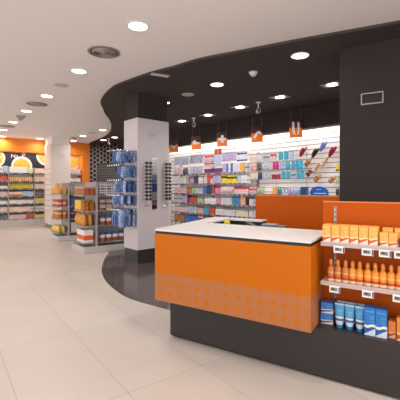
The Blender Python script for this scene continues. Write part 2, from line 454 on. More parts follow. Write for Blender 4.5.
part('tin_body', MB().lathe([(.001, -.012), (.036, -.012), (.038, -.008), (.038, .008), (.036, .012), (.001, .012)], 24, M=Matrix.Translation((0, 0, .038)) @ rxy(90)), mat('dark_red_enamel', (150, 26, 36), .3), tin)
part('tin_rim', MB().lathe([(.026, -.015), (.030, -.015), (.030, -.011), (.026, -.011)], 24, M=Matrix.Translation((0, 0, .038)) @ rxy(-90)), BLACK, tin)
part('tin_label', MB().box(-.012, .012, -.0135, -.012, .044, .06), WPLAS, tin)

# middle shelf, spray bottles
def bottle_mat(base):
    return pack(base, bands=((.02, .18, (240, 214, 180)), (.16, .32, (204, 74, 34)), (.50, .515, (250, 226, 176)), (.56, .575, (250, 226, 176))), rough=.22)
bmA, bmB = bottle_mat((196, 116, 48)), bottle_mat((230, 144, 44))
capm = mat('orange_cap', (226, 140, 70), .3)
bodyA = MB().lathe([(.001, 0), (.0222, .001), (.0232, .004), (.0232, .086), (.021, .095), (.013, .104), (.010, .107), (.010, .112)], 20).mesh('bottle_body', bmA)
bodyB = bodyA.copy(); bodyB.materials.clear(); bodyB.materials.append(bmB)
capme = MB().lathe([(.0105, .112), (.0125, .1125), (.012, .130), (.009, .146), (.006, .149), (.001, .1495)], 16).box(-.004, .004, -.019, -.008, .134, .142).mesh('spray_cap', capm)
bpx = [331, 338, 345.6, 352.7, 359.8, 367.7, 375.4, 383, 391.2, 399.5, 408, 417, 426]
for i, px in enumerate(bpx):
    a = rx(px, .185)
    b = thing('spray_bottle', ('amber' if i < 3 else 'orange')+' sun oil spray bottle, %s from left on the middle display shelf' % ORD[i+1], 'bottle', R.p(a, .185, .663), R.rz, 'sun oil spray bottles on the middle shelf')
    part('bottle_body', bodyA if i < 3 else bodyB, None, b); part('spray_cap', capme, None, b)
# bottom: on plinth
bs = carton(.083, .07, .076, swoosh((42, 118, 196), (30, 74, 130), (232, 220, 206), (226, 216, 210), (110, 160, 220)))
tag(part('cream_box', bs, None, None, R.p(.055, .215, .345), R.rz+.1), 'blue and white cream box, lower of the pair beside the counter', 'box', 'stacked blue cream boxes')
tag(part('cream_box', bs, None, None, R.p(.057, .212, .4215), R.rz+.04), 'blue and white cream box, upper of the pair beside the counter', 'box', 'stacked blue cream boxes')
def tube_mesh():
    R_ = []
    for z, ax, ay in ((0, .019, .019), (.022, .020, .020), (.026, .024, .022), (.07, .0275, .019), (.12, .030, .011), (.155, .0315, .003), (.165, .0315, .002)):
        R_.append([(ax*math.cos(2*PI*k/20), ay*math.sin(2*PI*k/20), z) for k in range(20)])
    return MB().rings(R_, smooth=True)
TB = pack((66, 152, 204), bands=((.0, .13, (40, 130, 190)), (.13, .30, (214, 220, 232)), (.30, .40, (34, 96, 160)), (.40, .47, (236, 222, 206)), (.93, 1.01, (170, 200, 224)), (.70, .715, (150, 200, 230)), (.60, .61, (130, 190, 226))), rough=.3)
tm = tube_mesh().mesh('tube', TB)
tpx = [339.5, 349.5, 360]
for j, (dep, nm) in enumerate(((.205, 'front'), (.265, 'rear'))):
    for i, px in enumerate(tpx[:3]):
        a = rx(tpx[i], .205)+.004*j
        tag(part('lotion_tube', tm, None, None, R.p(a, dep, .345), R.rz), 'pale blue lotion tube on its cap, %s row, %s from left, beside tall blue boxes' % (nm, ORD[i+1]), 'tube', nm+' blue lotion tubes')
tb = carton(.065, .07, .182, BLU)
for i, a in enumerate((.3185, .3850)):
    tag(part('lotion_box', tb, None, None, R.p(a+.015, .16, .345), R.rz), 'tall blue lotion box with white wave, %s of the pair on the charcoal plinth' % ('left' if i == 0 else 'right'), 'box', 'tall blue lotion boxes')
tag(part('lotion_carton', carton(.042, .06, .11, ORS), None, None, R.p(.459, .19, .345), R.rz), 'small brown-orange carton right of the tall blue boxes', 'carton')
for i in range(4):
    tag(part('lotion_carton', carton(.06, .06, .145, ORS), None, None, R.p(.515+i*.065, .17, .345), R.rz), 'orange lotion carton on the plinth, %s one right of the small brown carton' % ORD[i+1], 'carton', 'orange lotion cartons on the plinth')
# electronic price tags
def price(px, zs, label):
    a = rx(px, .12)
    t = thing('price_tag', label, 'price tag', R.p(a, .1195, zs-.062), R.rz, 'shelf price tags')
    part('tag_frame', MB().box(-.034, .034, -.006, .002, 0, .044, .002), WPLAS, t)
    part('display', MB().box(-.026, .019, -.0066, -.006, .011, .036), mat('tag_display', (150, 148, 132), .4), t)
    part('digits', MB().box(-.020, .0, -.0071, -.0066, .018, .031).box(.003, .010, -.0071, -.0066, .018, .027), mat('tag_digits', (60, 58, 52), .4), t)
    part('tag_stripe', MB().box(.025, .033, -.0066, -.006, .004, .040), mat('navy_stripe', (34, 52, 110), .4), t)
for i, px in enumerate((339, 367.5, 385, 400.5)): price(px, .929+.002, 'white framed price tag, %s from left under the top display shelf' % ORD[i+1])
for i, px in enumerate((334.7, 368, 399)): price(px, .663, 'white framed price tag, %s from left under the middle display shelf' % ORD[i+1])

# ------------------------------------------------------------------ long wall shelving
ZS = [1.68, 1.42, 1.15, .89, .62, .36]
FR = -.05
railm = bpy.data.materials.new('ticket_rail'); railm.use_nodes = True
nt = railm.node_tree; b = nt.nodes['Principled BSDF']; b.inputs['Roughness'].default_value = .4
tc = nt.nodes.new('ShaderNodeTexCoord'); sp = nt.nodes.new('ShaderNodeSeparateXYZ'); nt.links.new(tc.outputs['Object'], sp.inputs[0])
wn = nt.nodes.new('ShaderNodeTexWhiteNoise'); wn.noise_dimensions = '1D'
nt.links.new(N(nt, 'FLOOR', N(nt, 'MULTIPLY', sp.outputs[0], 14.0)), wn.inputs['W'])
f_ = N(nt, 'GREATER_THAN', wn.outputs['Value'], .55)
nt.links.new(MIX(nt, f_, lin((168, 162, 162)), lin((92, 86, 90))), b.inputs['Base Color'])
SHELFM = mat('pale_grey_shelf', (206, 200, 200), .4)
bay_names = ['left', 'middle', 'right']
bay_px = [(171.5, 203), (203.4, 248), (248.4, 341)]
bays = []
for bi, (p0, p1) in enumerate(bay_px):
    a0, a1 = W.a_at(p0, FR)+.0, W.a_at(p1, FR)
    w = a1-a0
    desc = ['steel shelving bay of packaged remedies on the long white wall beside the column', 'steel shelving bay of packaged remedies in the middle of the long wall',
            'peg and shelf bay of turquoise packs and sandals behind orange partition'][bi]
    u = thing('wall_shelving', desc, 'shelving', W.p(a0, 0), W.rz, 'shelving bays of the long wall')
    for k, xx in enumerate((.0, w-.025)):
        part('upright', MB().box(xx, xx+.025, .295, .333, .003, 2.15), METAL, u)
    zs = ZS if bi < 2 else [1.155, .89, .62, .36]
    for zz in zs:
        s_ = part('shelf', MB().box(.002, w-.002, FR+.01, .295, zz-.018, zz), SHELFM, u)
        part('ticket_rail', MB().box(.002, w-.002, FR, FR+.01, zz-.035, zz+.004), railm, s_)
    bays.append((u, a0, a1))
# end frame of chrome bars at the left bay
e = MB()
ea = bays[0][1]-.02
for q in (FR+.02, .12, .29): e.tube([(ea, q, .003), (ea, q, 2.12)], .012)
for zz in (.36, .89, 1.42, 2.1): e.tube([(ea, FR+.02, zz), (ea, .29, zz)], .008)
tag(part('end_frame', e, CHROME, None, W.p(0, 0), W.rz), 'chrome bar end frame at the left end of the long wall shelving', 'frame')

_meshcache = {}
def prod_mesh(kind, w, d, h, m):
    key = (kind, round(w, 3), round(d, 3), round(h, 3), m.name)
    if key in _meshcache: return _meshcache[key]
    mb = MB()
    if kind == 'box': mb.box(-w/2, w/2, 0, d, 0, h, .002)
    elif kind == 'bottle':
        r = w/2; mb.lathe([(.001, 0), (r*.95, 0), (r, .01), (r, h*.62), (r*.8, h*.7), (r*.42, h*.76), (r*.42, h*.8), (r*.55, h*.8), (r*.5, h), (.001, h)], 10, cy=r)
    elif kind == 'jar':
        r = w/2; mb.lathe([(.001, 0), (r*.95, 0), (r, .01), (r, h*.72), (r*.85, h*.76), (r*.92, h*.78), (r*.92, h), (.001, h)], 12, cy=r)
    elif kind == 'card':      # hanging blister pack: card with a bulging blister
        mb.box(-w/2, w/2, .010, .013, 0, h)
        mb.rings([[(-w*.4, .010, h*.08), (w*.4, .010, h*.08), (w*.4, .010, h*.7), (-w*.4, .010, h*.7)],
                  [(-w*.32, -.012, h*.13), (w*.32, -.012, h*.13), (w*.32, -.012, h*.63), (-w*.32, -.012, h*.63)]])
    elif kind == 'bag':
        R_ = []
        for z_, ax, ay in ((0, .46, .1), (h*.06, .5, .3), (h*.4, .5, .5), (h*.75, .48, .35), (h*.9, .46, .08), (h, .46, .05)):
            R_.append([(w*ax*math.copysign(abs(math.cos(t))**.6, math.cos(t)), .02+d*ay*math.sin(t), z_) for t in [2*PI*k/12 for k in range(12)]])
        mb.rings(R_, smooth=True)
    me = mb.mesh(kind, m); _meshcache[key] = me
    return me
NAMES = {'box': 'carton', 'bottle': 'plastic_bottle', 'jar': 'jar', 'card': 'blister_pack', 'bag': 'pouch'}
CATS = {'box': 'box', 'bottle': 'bottle', 'jar': 'jar', 'card': 'blister pack', 'bag': 'pouch'}
WORD = {'box': 'box', 'bottle': 'bottle', 'jar': 'jar', 'card': 'hanging pack', 'bag': 'pouch'}
PLUR = {'box': 'boxes', 'bottle': 'bottles', 'jar': 'jars', 'card': 'hanging packs', 'bag': 'pouches'}
usedlabels = {}
def run(frame, a0, a1, n, kind, h, m, look, where, z, b0, d=.1, name=None, jitter=0.0, fill=.93):
    """n like items side by side from a0 to a1"""
    step = (a1-a0)/n; w = step*fill
    key = (look, WORD[kind], where)
    usedlabels[key] = usedlabels.get(key, 0)+1
    if usedlabels[key] > 1: look = 'more '+look
    me = prod_mesh(kind, w, d, h, m)
    for i in range(n):
        if n == 1: lab = '%s %s %s' % (look, WORD[kind], where)
        elif n <= 14: lab = '%s of %s %s %s %s' % (ORD[i+1], NUM[n], look, PLUR[kind], where)
        o = part(name or (('wellness_' if frame is W else 'remedy_' if frame is T else 'aisle_')+NAMES[kind]), me, None, None, frame.p(a0+step*(i+.5), b0+random.uniform(0, jitter), z), frame.rz)
        tag(o, lab, CATS[kind], '%s %s %s' % (look, PLUR[kind], where))

Wt = (236, 232, 234)
mWB = pack(Wt, spec2=(70, 104, 180)); mWN = pack((226, 224, 236), spec2=(60, 62, 130))
mWR = pack(Wt, bands=((.55, .85, (206, 62, 84)),), spec2=(220, 120, 140)); mWP = pack((240, 226, 226), spec2=(220, 140, 140))
mLB = pack((170, 196, 228), spec2=Wt); mLI = pack((210, 196, 228), spec2=(150, 130, 190))
mBL = pack((36, 88, 176), spec2=(120, 160, 220)); mNV = pack((44, 42, 96), spec2=(110, 90, 140)); mRD = pack((206, 52, 44), spec2=(232, 120, 90))
mYL = pack((240, 208, 40), bands=((.55, .8, (60, 48, 40)),)); mYO = pack((238, 176, 64)); mMG = pack((206, 50, 136), spec2=Wt)
mWG = pack((238, 236, 222), vert=((.75, 1, (120, 190, 70)),)); mBR = pack((176, 96, 44), spec2=(214, 150, 90)); mGY = pack((200, 200, 206), bands=((.4, .6, (120, 126, 146)),))
mWH = pack((238, 234, 232), bands=((.3, .4, (190, 182, 190)),)); mWH2 = pack((238, 234, 232), spec2=(186, 170, 190)); mTQ = pack((36, 158, 192), spec2=(110, 200, 220))
mPU = pack((70, 40, 80), bands=((.0, .25, (190, 70, 120)),), spec2=(110, 90, 130)); mPE = pack((232, 176, 136)); mBK = pack((34, 32, 36)); mTE = pack((40, 130, 150), spec2=(80, 170, 180))
mCR = pack((168, 34, 76), bands=((.7, 1.01, (236, 222, 226)),)); mCM = pack((236, 226, 208), spec2=(214, 196, 176)); mWC = pack((242, 240, 240), spec2=(40, 60, 130))
mGR = pack((200, 214, 170), spec2=(110, 150, 90)); mLC = pack((186, 160, 212), spec2=(220, 206, 232)); mSK = pack((120, 160, 210), spec2=Wt); mMGr = pack((214, 30, 120))
mNB = pack((30, 60, 110), spec2=(50, 90, 140)); mPK = pack((240, 214, 212), spec2=(200, 80, 90)); mDK = pack((80, 72, 84), spec2=(150, 140, 150))
shelfword = ['top', 'second', 'third', 'fourth', 'fifth', 'lowest']
rows = {
 0: [(174,182,3,'bag',.17,mWP,'white and peach'), (183,187.5,2,'bag',.15,mDK,'grey'), (189.5,202.5,5,'card',.17,mWN,'white and navy'),
     (204,213,1,'box',.10,mPU,'dark purple'), (213.2,221.8,1,'box',.10,mPU,'wide dark purple'), (222.5,226,2,'box',.19,mLI,'lilac'), (226.2,228,1,'box',.20,mBL,'bright blue'), (228.2,230.2,1,'box',.20,mWH,'white'),
     (230.4,232.6,1,'box',.20,mBL,'royal blue'), (232.8,240,4,'box',.19,mWH2,'white and grey'), (240.2,244.2,1,'box',.19,mYO,'yellow-orange'), (244.5,247.5,1,'box',.17,mGY,'silver grey')],
 1: [(174,183.5,4,'box',.15,mWH2,'cream printed'), (183.8,187,1,'box',.15,mWG,'white and green'), (189.5,193,2,'bottle',.19,mMG,'pink'), (193.3,198,3,'bottle',.19,mNV,'navy'), (198.3,202.8,2,'box',.13,mWH,'white'),
     (203.8,207,2,'box',.15,mWP,'pale pink'), (207.2,210.2,2,'box',.18,mRD,'bright red'), (210.4,212.4,1,'box',.18,mWR,'red and white'), (213,221,4,'box',.17,mLI,'lilac'), (221.4,226.5,1,'box',.18,mYL,'yellow and black'),
     (226.7,231.8,1,'box',.16,mYL,'middle yellow and black'), (232,236.8,1,'box',.16,mYL,'right yellow and black'), (237.3,240.5,2,'box',.15,mLB,'pale blue'), (240.8,247.5,3,'box',.15,mWH,'plain white')],
 2: [(174,186,5,'box',.14,mPK,'pink and white'), (186.3,190.5,2,'jar',.14,mBR,'brown'), (191,194.4,2,'bottle',.17,mGR,'pale green'), (194.8,202.6,4,'box',.12,mWB,'white and blue'),
     (203.8,206.4,2,'box',.16,mBL,'blue'), (206.8,212,3,'box',.19,mNB,'dark navy'), (212.2,214,1,'box',.19,mRD,'slim red'), (214.4,220.5,3,'bottle',.16,mMG,'magenta'), (221,233.5,6,'bag',.17,mWP,'white and rose'), (233.8,247.5,6,'bottle',.18,mWR,'white and red')],
 3: [(174,182.2,4,'box',.18,mGY,'silver grey'), (182.5,187,3,'box',.18,mLC,'violet'), (187.2,188.6,1,'box',.18,mNV,'slim navy'), (189,196.5,3,'box',.12,mRD,'red'), (196.8,202.8,3,'jar',.13,mGR,'white and green'),
     (203.8,215.6,5,'jar',.13,mWH,'white'), (216,220.6,2,'box',.13,mMG,'magenta and white'), (221,231.6,5,'box',.14,mWH2,'white printed'), (232,236,2,'box',.18,mTE,'grey-blue'), (236.2,240,2,'box',.19,mBL,'strong blue'), (240.3,245.2,2,'box',.19,mPE,'peach'), (245.5,247.8,1,'box',.14,mBK,'black')],
 4: [(173.6,186,6,'bottle',.15,mWP,'pale pink'), (186.3,197,4,'box',.14,mWB,'white and blue'), (197.3,202.8,3,'jar',.12,mPK,'rose'),
     (203.8,208.4,2,'box',.14,mTQ,'turquoise'), (208.8,214.4,2,'box',.15,mRD,'red'), (214.8,221.6,3,'bottle',.17,mWH,'white'), (222,235,6,'box',.12,mWH2,'white printed'), (235.5,247.5,5,'jar',.12,mCM,'cream')],
 5: [(174,184,4,'box',.15,mBR,'brown'), (184.3,198,6,'box',.15,mBL,'blue'), (198.3,202.8,2,'box',.16,mCR,'crimson'), (203.8,214,4,'box',.14,mPK,'rose'), (214.4,230,6,'box',.13,mWH,'white'), (230.4,247.5,6,'bottle',.15,mWB,'white and blue')],
}
for r, L_ in rows.items():
    for (p0, p1, n, kd, h, m, look) in L_:
        bay = 'left' if p0 < 203.2 else 'middle'
        b0 = FR+.03
        h = min(.225, h*1.22)
        run(W, W.a_at(p0, b0), W.a_at(p1, b0), n, kd, h, m, look, 'on %s shelf, long wall %s bay' % (shelfword[r], bay), ZS[r], b0, .12)
b0 = FR+.03
# pegs and hanging packs, upper zone
pegs = [0, 0, 0]
def hang(px0, px1, n, ztop, h, m, look, where, bay, kind='card', b0=.02, deep=.0):
    a0, a1 = W.a_at(px0, b0), W.a_at(px1, b0)
    run(W, a0, a1, n, kind, h, m, look, where, ztop-h, b0, .03, fill=.9)
    u, ua, _ = bays[bay]
    for i in range(n):
        if pegs[bay] >= 95: break
        a = a0+(a1-a0)/n*(i+.5)-ua
        pg = MB().tube([(a, .333, ztop+.012), (a, b0+.0135, ztop+.012)], .004, 6).box(a-.016, a+.016, b0-.024, b0-.021, ztop+.0, ztop+.024)
        pg.tube([(a, b0-.021, ztop+.012), (a, b0+.0135, ztop+.012)], .004, 6)
        part('peg_hook', pg, METAL, u); pegs[bay] += 1
U0 = 2.17
hang(174, 181.5, 3, 2.19, .23, mLB, 'pale blue', 'on pegs topping the left bay', 0)
hang(181.8, 188.5, 3, 2.19, .24, mWB, 'blue and white', 'on pegs topping the left bay', 0)
hang(189.5, 202.6, 5, 2.20, .22, mWN, 'white and navy', 'on pegs topping the left bay', 0)
hang(204, 213.6, 3, 2.18, .17, mWR, 'red and white', 'on upper pegs topping the middle bay', 1)
hang(204, 213.6, 3, 1.985, .15, mWR, 'pink and white', 'on lower pegs topping the middle bay', 1)
hang(214, 221.4, 2, 2.30, .14, mRD, 'bright red', 'topmost on the long wall above the middle bay', 1)
hang(214, 221.4, 3, 2.14, .28, mLB, 'pale blue', 'on pegs topping the middle bay', 1)
hang(222, 236, 5, 2.17, .19, mLI, 'lilac', 'on pegs topping the middle bay', 1)
hang(236.4, 247, 3, 2.14, .20, pack((226, 230, 240), bands=((.8, 1.01, (40, 66, 140)), (0, .2, (60, 90, 170)))), 'white and royal blue', 'on pegs topping the middle bay', 1)
# right bay rows
R1, R2, R3 = 2.07, 1.87, 1.655
w1 = 'on right bay top peg row'; w2 = 'on right bay second peg row'; w3 = 'on right bay third peg row'
for p0, p1, n, m, lk in ((249,256,3,mCM,'cream'), (256.3,262.5,2,mWH2,'white'), (262.8,269.5,3,mGY,'grey'), (269.8,276.5,2,mWR,'pink'), (278,283,1,mTQ,'turquoise'), (283.4,288.6,1,mTQ,'brighter turquoise'), (289,294,2,mLB,'pale blue'), (294.2,299,2,mWH,'plain white')):
    hang(p0, p1, n, R1, .165, m, lk, w1, 2)
for p0, p1, n, m, lk in ((249,256.5,3,mPK,'pink'), (257,261.5,2,mDK,'dark grey'), (262,272,4,mWC,'white and navy'), (272.4,278.6,2,mMGr,'magenta'), (279,284.6,2,mSK,'sky blue'), (285,290,1,mTQ,'turquoise'), (291,303,3,mTQ,'large turquoise')):
    hang(p0, p1, n, R2, .165 if lk != 'large turquoise' else .19, m, lk, w2, 2)
for p0, p1, n, m, lk in ((249,257.5,3,mCM,'cream'), (258,262,2,mNB,'navy'), (262.4,271,4,mWC,'white and navy'), (271.4,280.4,3,mCR,'crimson and white'), (281,290.4,2,mTQ,'turquoise'), (290.8,295.6,2,mGY,'silver'), (296,304,2,mTQ,'bright turquoise')):
    hang(p0, p1, n, R3, .165, m, lk, w3, 2)
w4 = 'on the long shelf just above the orange partition'
b0 = FR+.03
for p0, p1, n, kd, m, lk, h in ((249,256.5,3,'bag',mWR,'white and red',.16), (257,263.6,3,'bag',mGR,'green',.15), (264,272,4,'bottle',mWH,'white',.18), (272.4,276.6,1,'box',mYO,'yellow',.17), (277,281.2,2,'bottle',mTE,'teal',.17), (281.6,288,2,'box',mWC,'white and navy',.15), (288.4,293.6,2,'bag',mLC,'violet',.17), (294,300,2,'bag',mSK,'sky blue',.16), (300.4,306.4,2,'box',mNB,'navy',.17)):
    run(W, W.a_at(p0, b0), W.a_at(p1, b0), n, kd, h, m, lk, w4, 1.155, b0, .09)
tag(part('display_tray', MB().box(W.a_at(263, -.07), W.a_at(280, -.07), -.066, -.052, 1.13, 1.165), mat('red_tray', (190, 30, 60), .4), None, W.p(0, 0), W.rz), 'red shelf edge strip below white bottles over the orange partition', 'shelf strip')
for r, zz in ((1, .89), (2, .62), (3, .36)):
    for p0, p1, n, m, lk in ((249, 253.4, 2, mWP, 'white and peach'), (253.8, 262, 3, (mGY, mWB, mPE)[r-1], ('silver', 'white and blue', 'peach')[r-1])):
        run(W, W.a_at(p0, b0), W.a_at(p1, b0), n, 'box', .15, m, lk, 'left of the partition, %s shelf' % shelfword[r+2], zz, b0, .1)

# shelves further right along the same wall, out of the direct view but mirrored in the column
u = thing('wall_shelving', 'far right shelving bay hidden by the dark pillar, seen only in the column mirror', 'shelving', W.p(6.5, 0), W.rz)
for xx in (0, 1.875): part('upright', MB().box(xx, xx+.025, .295, .333, .003, 2.15), METAL, u)
for i, zz in enumerate((.62, .92, 1.22, 1.52)):
    s_ = part('shelf', MB().box(.002, 1.9, FR+.01, .295, zz-.018, zz), SHELFM, u)
    part('ticket_rail', MB().box(.002, 1.9, FR, FR+.01, zz-.035, zz+.004), railm, s_)
    m, lk = ((mCR, 'crimson'), (mWH, 'white'), (mBL, 'blue'), (mWB, 'white and blue'))[i]
    run(W, 6.55, 8.35, 8, 'box', .22, m, lk, 'in the bay behind the dark pillar', zz, FR+.03, .12)

# sandals on the slat wall
def sandal(px, z, upper, style, label, tilt=48, L0=.25, turn=0):
    a = W.a_at(px, .2)
    t = thing('sandal', label, 'sandal', W.p(a, .2, z), W.rz, 'sandals shown on the long wall')
    t.rotation_euler = (0, 0, W.rz+math.radians(turn))
    inner = Matrix.Rotation(math.radians(-tilt), 4, 'Y') @ Matrix.Rotation(math.radians(58), 4, 'X')
    def tr(v): return inner @ Vector(v)
    out = []
    for k in range(28):
        th = 2*PI*k/28
        x = L0/2*math.cos(th); w = .042+.008*math.cos(th+PI)+(.004*math.cos(2*th))
        out.append((x, w*math.sin(th)))
    Rg = [[tr((x, y, zz)) for x, y in out] for zz in (-.03, 0)]
    wood = mat('pale_wood_sole', (206, 150, 92), .5)
    part('sole', MB().rings([[tuple(p) for p in r] for r in Rg]), wood if style != 'clog' else upper, t)
    # upper: arch over the front part of the foot
    def arch(x0, x1, hgt, closed=False):
        mb = MB(); RR = []
        for i in range(9):
            f = i/8; x = x0+(x1-x0)*f
            hh = hgt*(math.sin(PI*min(1, .35+.65*f)) if closed else 1)
            w = (.045+.006*math.cos(PI*(x/L0+.5)))*(1 if not closed else max(.35, math.sqrt(max(0, 1-(f*.96)**4)) if x1 < x0 else 1))
            ring = []
            for k in range(11):
                th = PI*k/10; ring.append(tuple(tr((x, w*math.cos(th), max(.001, hh*math.sin(th))))))
            for k in range(10, -1, -1):
                th = PI*k/10; ring.append(tuple(tr((x, (w-.004)*math.cos(th), max(.0005, (hh-.004)*math.sin(th))))))
            RR.append(ring)
        return mb.rings(RR, smooth=True)
    if style == 'clog': part('upper', arch(.075, -.12, .06, True), upper, t)
    else:
        part('strap', arch(-.03, -.085, .045), upper, t); part('strap', arch(.03, .0, .048), upper, t)
    wy = MB(); p0 = tr((.0, 0, -.03)); wy.tube([(p0.x, p0.y, p0.z), (p0.x*.5, .133, p0.z)], .005)
    part('bracket', wy, METAL, t)
redm = mat('dark_red_leather', (150, 18, 44), .4); blkm = mat('black_leather', (36, 34, 34), .4); blum = mat('blue_leather', (120, 142, 206), .4)
tanm = mat('tan_leather', (176, 110, 62), .5); whm = mat('white_leather', (232, 224, 218), .4); brm = mat('brown_leather', (92, 54, 34), .5)
zat = lambda px, y: EYE+(188-y)*W.p(W.a_at(px, .2), .2)[1]/F
for px, y, m, st_, lab in ((302.5, 151.5, redm, 'clog', 'dark red clog beside the turquoise packs on the long wall'), (315, 152.5, blkm, 'clog', 'black clog on the slatted wall left of the blue clog'),
        (323, 146, blum, 'clog', 'light blue clog, topmost shoe on the slatted wall'), (332, 151.5, redm, 'clog', 'dark red clog on the slatted wall next to dark pillar'),
        (308, 162, tanm, 'strap', 'tan strap sandal under the black clog'), (324, 161.5, whm, 'strap', 'white strap sandal under the right dark red clog'), (316, 167.5, whm, 'strap', 'white strap sandal in the middle of the sandal diagonal'),
        (317.5, 178, tanm, 'strap', 'low white and tan sandal left above the blue sign'), (310, 172, brm, 'strap', 'brown strap sandal right of the turquoise packs'), (332.5, 179, tanm, 'strap', 'tan sandal beside dark pillar, right above the blue sign')):
    sandal(px, zat(px, y), m, st_, lab, tilt=50, L0=(.25 if st_ == 'clog' else .235) if y < 175 else .19)
# blue dome sign
a = (W.a_at(310, -.03)+W.a_at(328.5, -.03))/2; hw = (W.a_at(328.5, -.03)-W.a_at(310, -.03))/2
sg = thing('shelf_sign', 'blue dome shaped sign standing on the shelf over the orange partition', 'sign', W.p(a, -.03, 1.155), W.rz)
pts = [(-hw, 0)]+[(hw*math.cos(PI-PI*k/20)*(1 if True else 1), .02+.155*math.sin(PI*k/20)**.7) for k in range(21)]+[(hw, 0)]
part('sign_board', MB().prism(pts, -.006, .006, M=rxy(90)), mat('royal_blue_print', (16, 84, 184), .35), sg)
part('lettering', MB().box(-hw*.3, hw*.25, -.008, -.006, .11, .122).box(-hw*.55, hw*.75, -.008, -.006, .03, .05), mat('pale_blue_print', (170, 206, 240), .4), sg)
# packs by the pillar
for px, y0, y1, m, lk in ((337.3, 164, 171, pack((236, 208, 30), bands=((0, .2, (60, 50, 40)),)), 'yellow pack hanging on the long wall next to dark pillar'),
                          (337.3, 176, 184, mGR, 'green and white pack below the yellow one by the pillar'), (337.3, 189, 195.5, pack((44, 60, 44)), 'dark green pack low on the long wall by the pillar')):
    aa = W.a_at(px, .02); dpt = W.p(aa, .02)[1]; zt = EYE+(188-y0)*dpt/F; zb = EYE+(188-y1)*dpt/F
    tag(part('blister_pack', prod_mesh('card', .07, .03, zt-zb, m), None, None, W.p(aa, .02, zb), W.rz), lk, 'blister pack')
    part('peg_hook', MB().tube([(aa-bays[2][1], .0, zt+.01), (aa-bays[2][1], .333, zt+.01)], .004, 6), METAL, bays[2][0])

# ------------------------------------------------------------------ hanging signs before the long wall
brown = mat('dark_brown_print', (84, 34, 24), .4); orp = mat('orange_print', (250, 128, 24), .4); whp = mat('white_print', (240, 232, 236), .4)
icons = ['fish', 'shoe', 'cross', 'arm', 'legs']
texts = ['leftmost, nearest the column', 'with a white shoe shape', 'with a white cross', 'with a white bent arm shape', 'with two white leg shapes']
for i, px in enumerate((173.8, 196.2, 222.3, 257, 295.8)):
    a = W.a_at(px, -.15); x, y, _ = W.p(a, -.15)
    t = thing('hanging_sign', 'square brown and orange hanging sign %s' % texts[i], 'sign', (x, y, 2.327), 0.0, 'orange signs hanging before the long wall')
    part('upper_panel', MB().box(-.13, .13, -.006, .006, .19, .345), brown, t)
    part('lower_panel', MB().box(-.13, .13, -.006, .006, 0, .19), orp, t)
    ic = MB(); X = rxy(90)
    def P2(pts): ic.prism(pts, .007, .010, M=X)
    if icons[i] == 'cross': P2([(-.03,.08),(.03,.08),(.035,.14),(.09,.14),(.09,.2),(.035,.205),(.03,.27),(-.03,.27),(-.035,.205),(-.09,.2),(-.09,.14),(-.035,.14)])
    elif icons[i] == 'legs':
        P2([(-.075,.31),(-.035,.3),(-.03,.2),(-.02,.1),(.0,.05),(-.05,.06),(-.075,.14)]); P2([(.03,.31),(.07,.3),(.08,.18),(.06,.06),(.02,.05),(.035,.14)])
    elif icons[i] == 'arm': P2([(-.08,.1),(-.03,.2),(.03,.25),(.09,.22),(.09,.17),(.06,.15),(.05,.19),(.02,.18),(-.02,.1),(-.05,.07)])
    elif icons[i] == 'shoe': P2([(-.1,.16),(-.09,.21),(-.04,.25),(.0,.2),(.09,.18),(.1,.14),(-.09,.13)])
    else: P2([(-.1,.22),(-.03,.13),(.0,.1),(.04,.13),(.11,.24),(.04,.17),(.0,.15),(-.04,.18)])
    part('icon', ic, whp, t)
    part('wires', MB().tube([(-.1, 0, .345), (-.1, 0, .603)], .0015, 5).tube([(.1, 0, .345), (.1, 0, .603)], .0015, 5), METAL, t)

# ------------------------------------------------------------------ column fittings
# hook panel with blue packs on the left face (face normal = -CF.d)
LF = Frame(*CF.p(0, 0)[:2], -CF.n[0]*-1, -CF.n[1]*-1)   # along the left face, away from the corner
# local a along the face (0 at corner), outward distance q along -CF.d
def lf(a, q, z): return (CF.o[0]+CF.n[0]*a-CF.d[0]*q, CF.o[1]+CF.n[1]*a-CF.d[1]*q, z)
rzl = CF.rz-PI/2       # local x runs from far edge towards the corner, local -y points outward
hp = thing('hook_panel', 'pegged hook panel with five rows of hooks on white column side', 'rack', lf(0, 0, 0), rzl)
ztops = [1.92, 1.67, 1.42, 1.17, .93]
hgt = [.19, .20, .20, .17, .30]
bluep = [pack((44, 84, 150), spec2=(190, 206, 228)), pack((84, 108, 154), spec2=(28, 42, 84)), pack((24, 50, 104), spec2=(120, 150, 200)), pack((176, 192, 216), spec2=(50, 90, 160)), pack((52, 100, 170), spec2=(20, 40, 90))]
# local frame of hp: x axis = direction CF.rz-90deg -> (cos,sin) = (CF.d[1], -CF.d[0]) = -CF.n ; so local x = -a ; local y = CF.d -> outward = -y
for r, zt in enumerate(ztops):
    part('hook_bar', MB().box(-.43, -.01, -.012, -.001, zt+.004, zt+.024), METAL, hp)
    for c in range(6):
        a = .035+c*.073
        part('hook', MB().tube([(-a, -.012, zt+.012), (-a, -.34, zt+.012)], .0035, 6).box(-a-.012, -a+.012, -.343, -.34, zt, zt+.022), CHROME, hp)
rn = ['top', 'second', 'third', 'fourth', 'lowest']
for r, zt in enumerate(ztops):
    for c in range(6):
        a = .035+c*.073
        for k, q in enumerate((.06, .15, .24) if r != 1 else (.06, .15)):
            if (r*7+c*3+k) % 8 == 7 and k == 2: continue
            m = bluep[(r*2+c*3+k*2) % 5]
            h = hgt[r]-.02*((c+k) % 2)
            o = part('blister_pack', prod_mesh('card', .066, .03, h, m), None, None, lf(a, q, zt-h), rzl)
            tag(o, 'blue %s pack, %s hook from corner, %s row on the white column' % (('rear', 'middle', 'front')[k], ORD[c+1], rn[r]), 'blister pack', 'blue packs hanging on the column side')
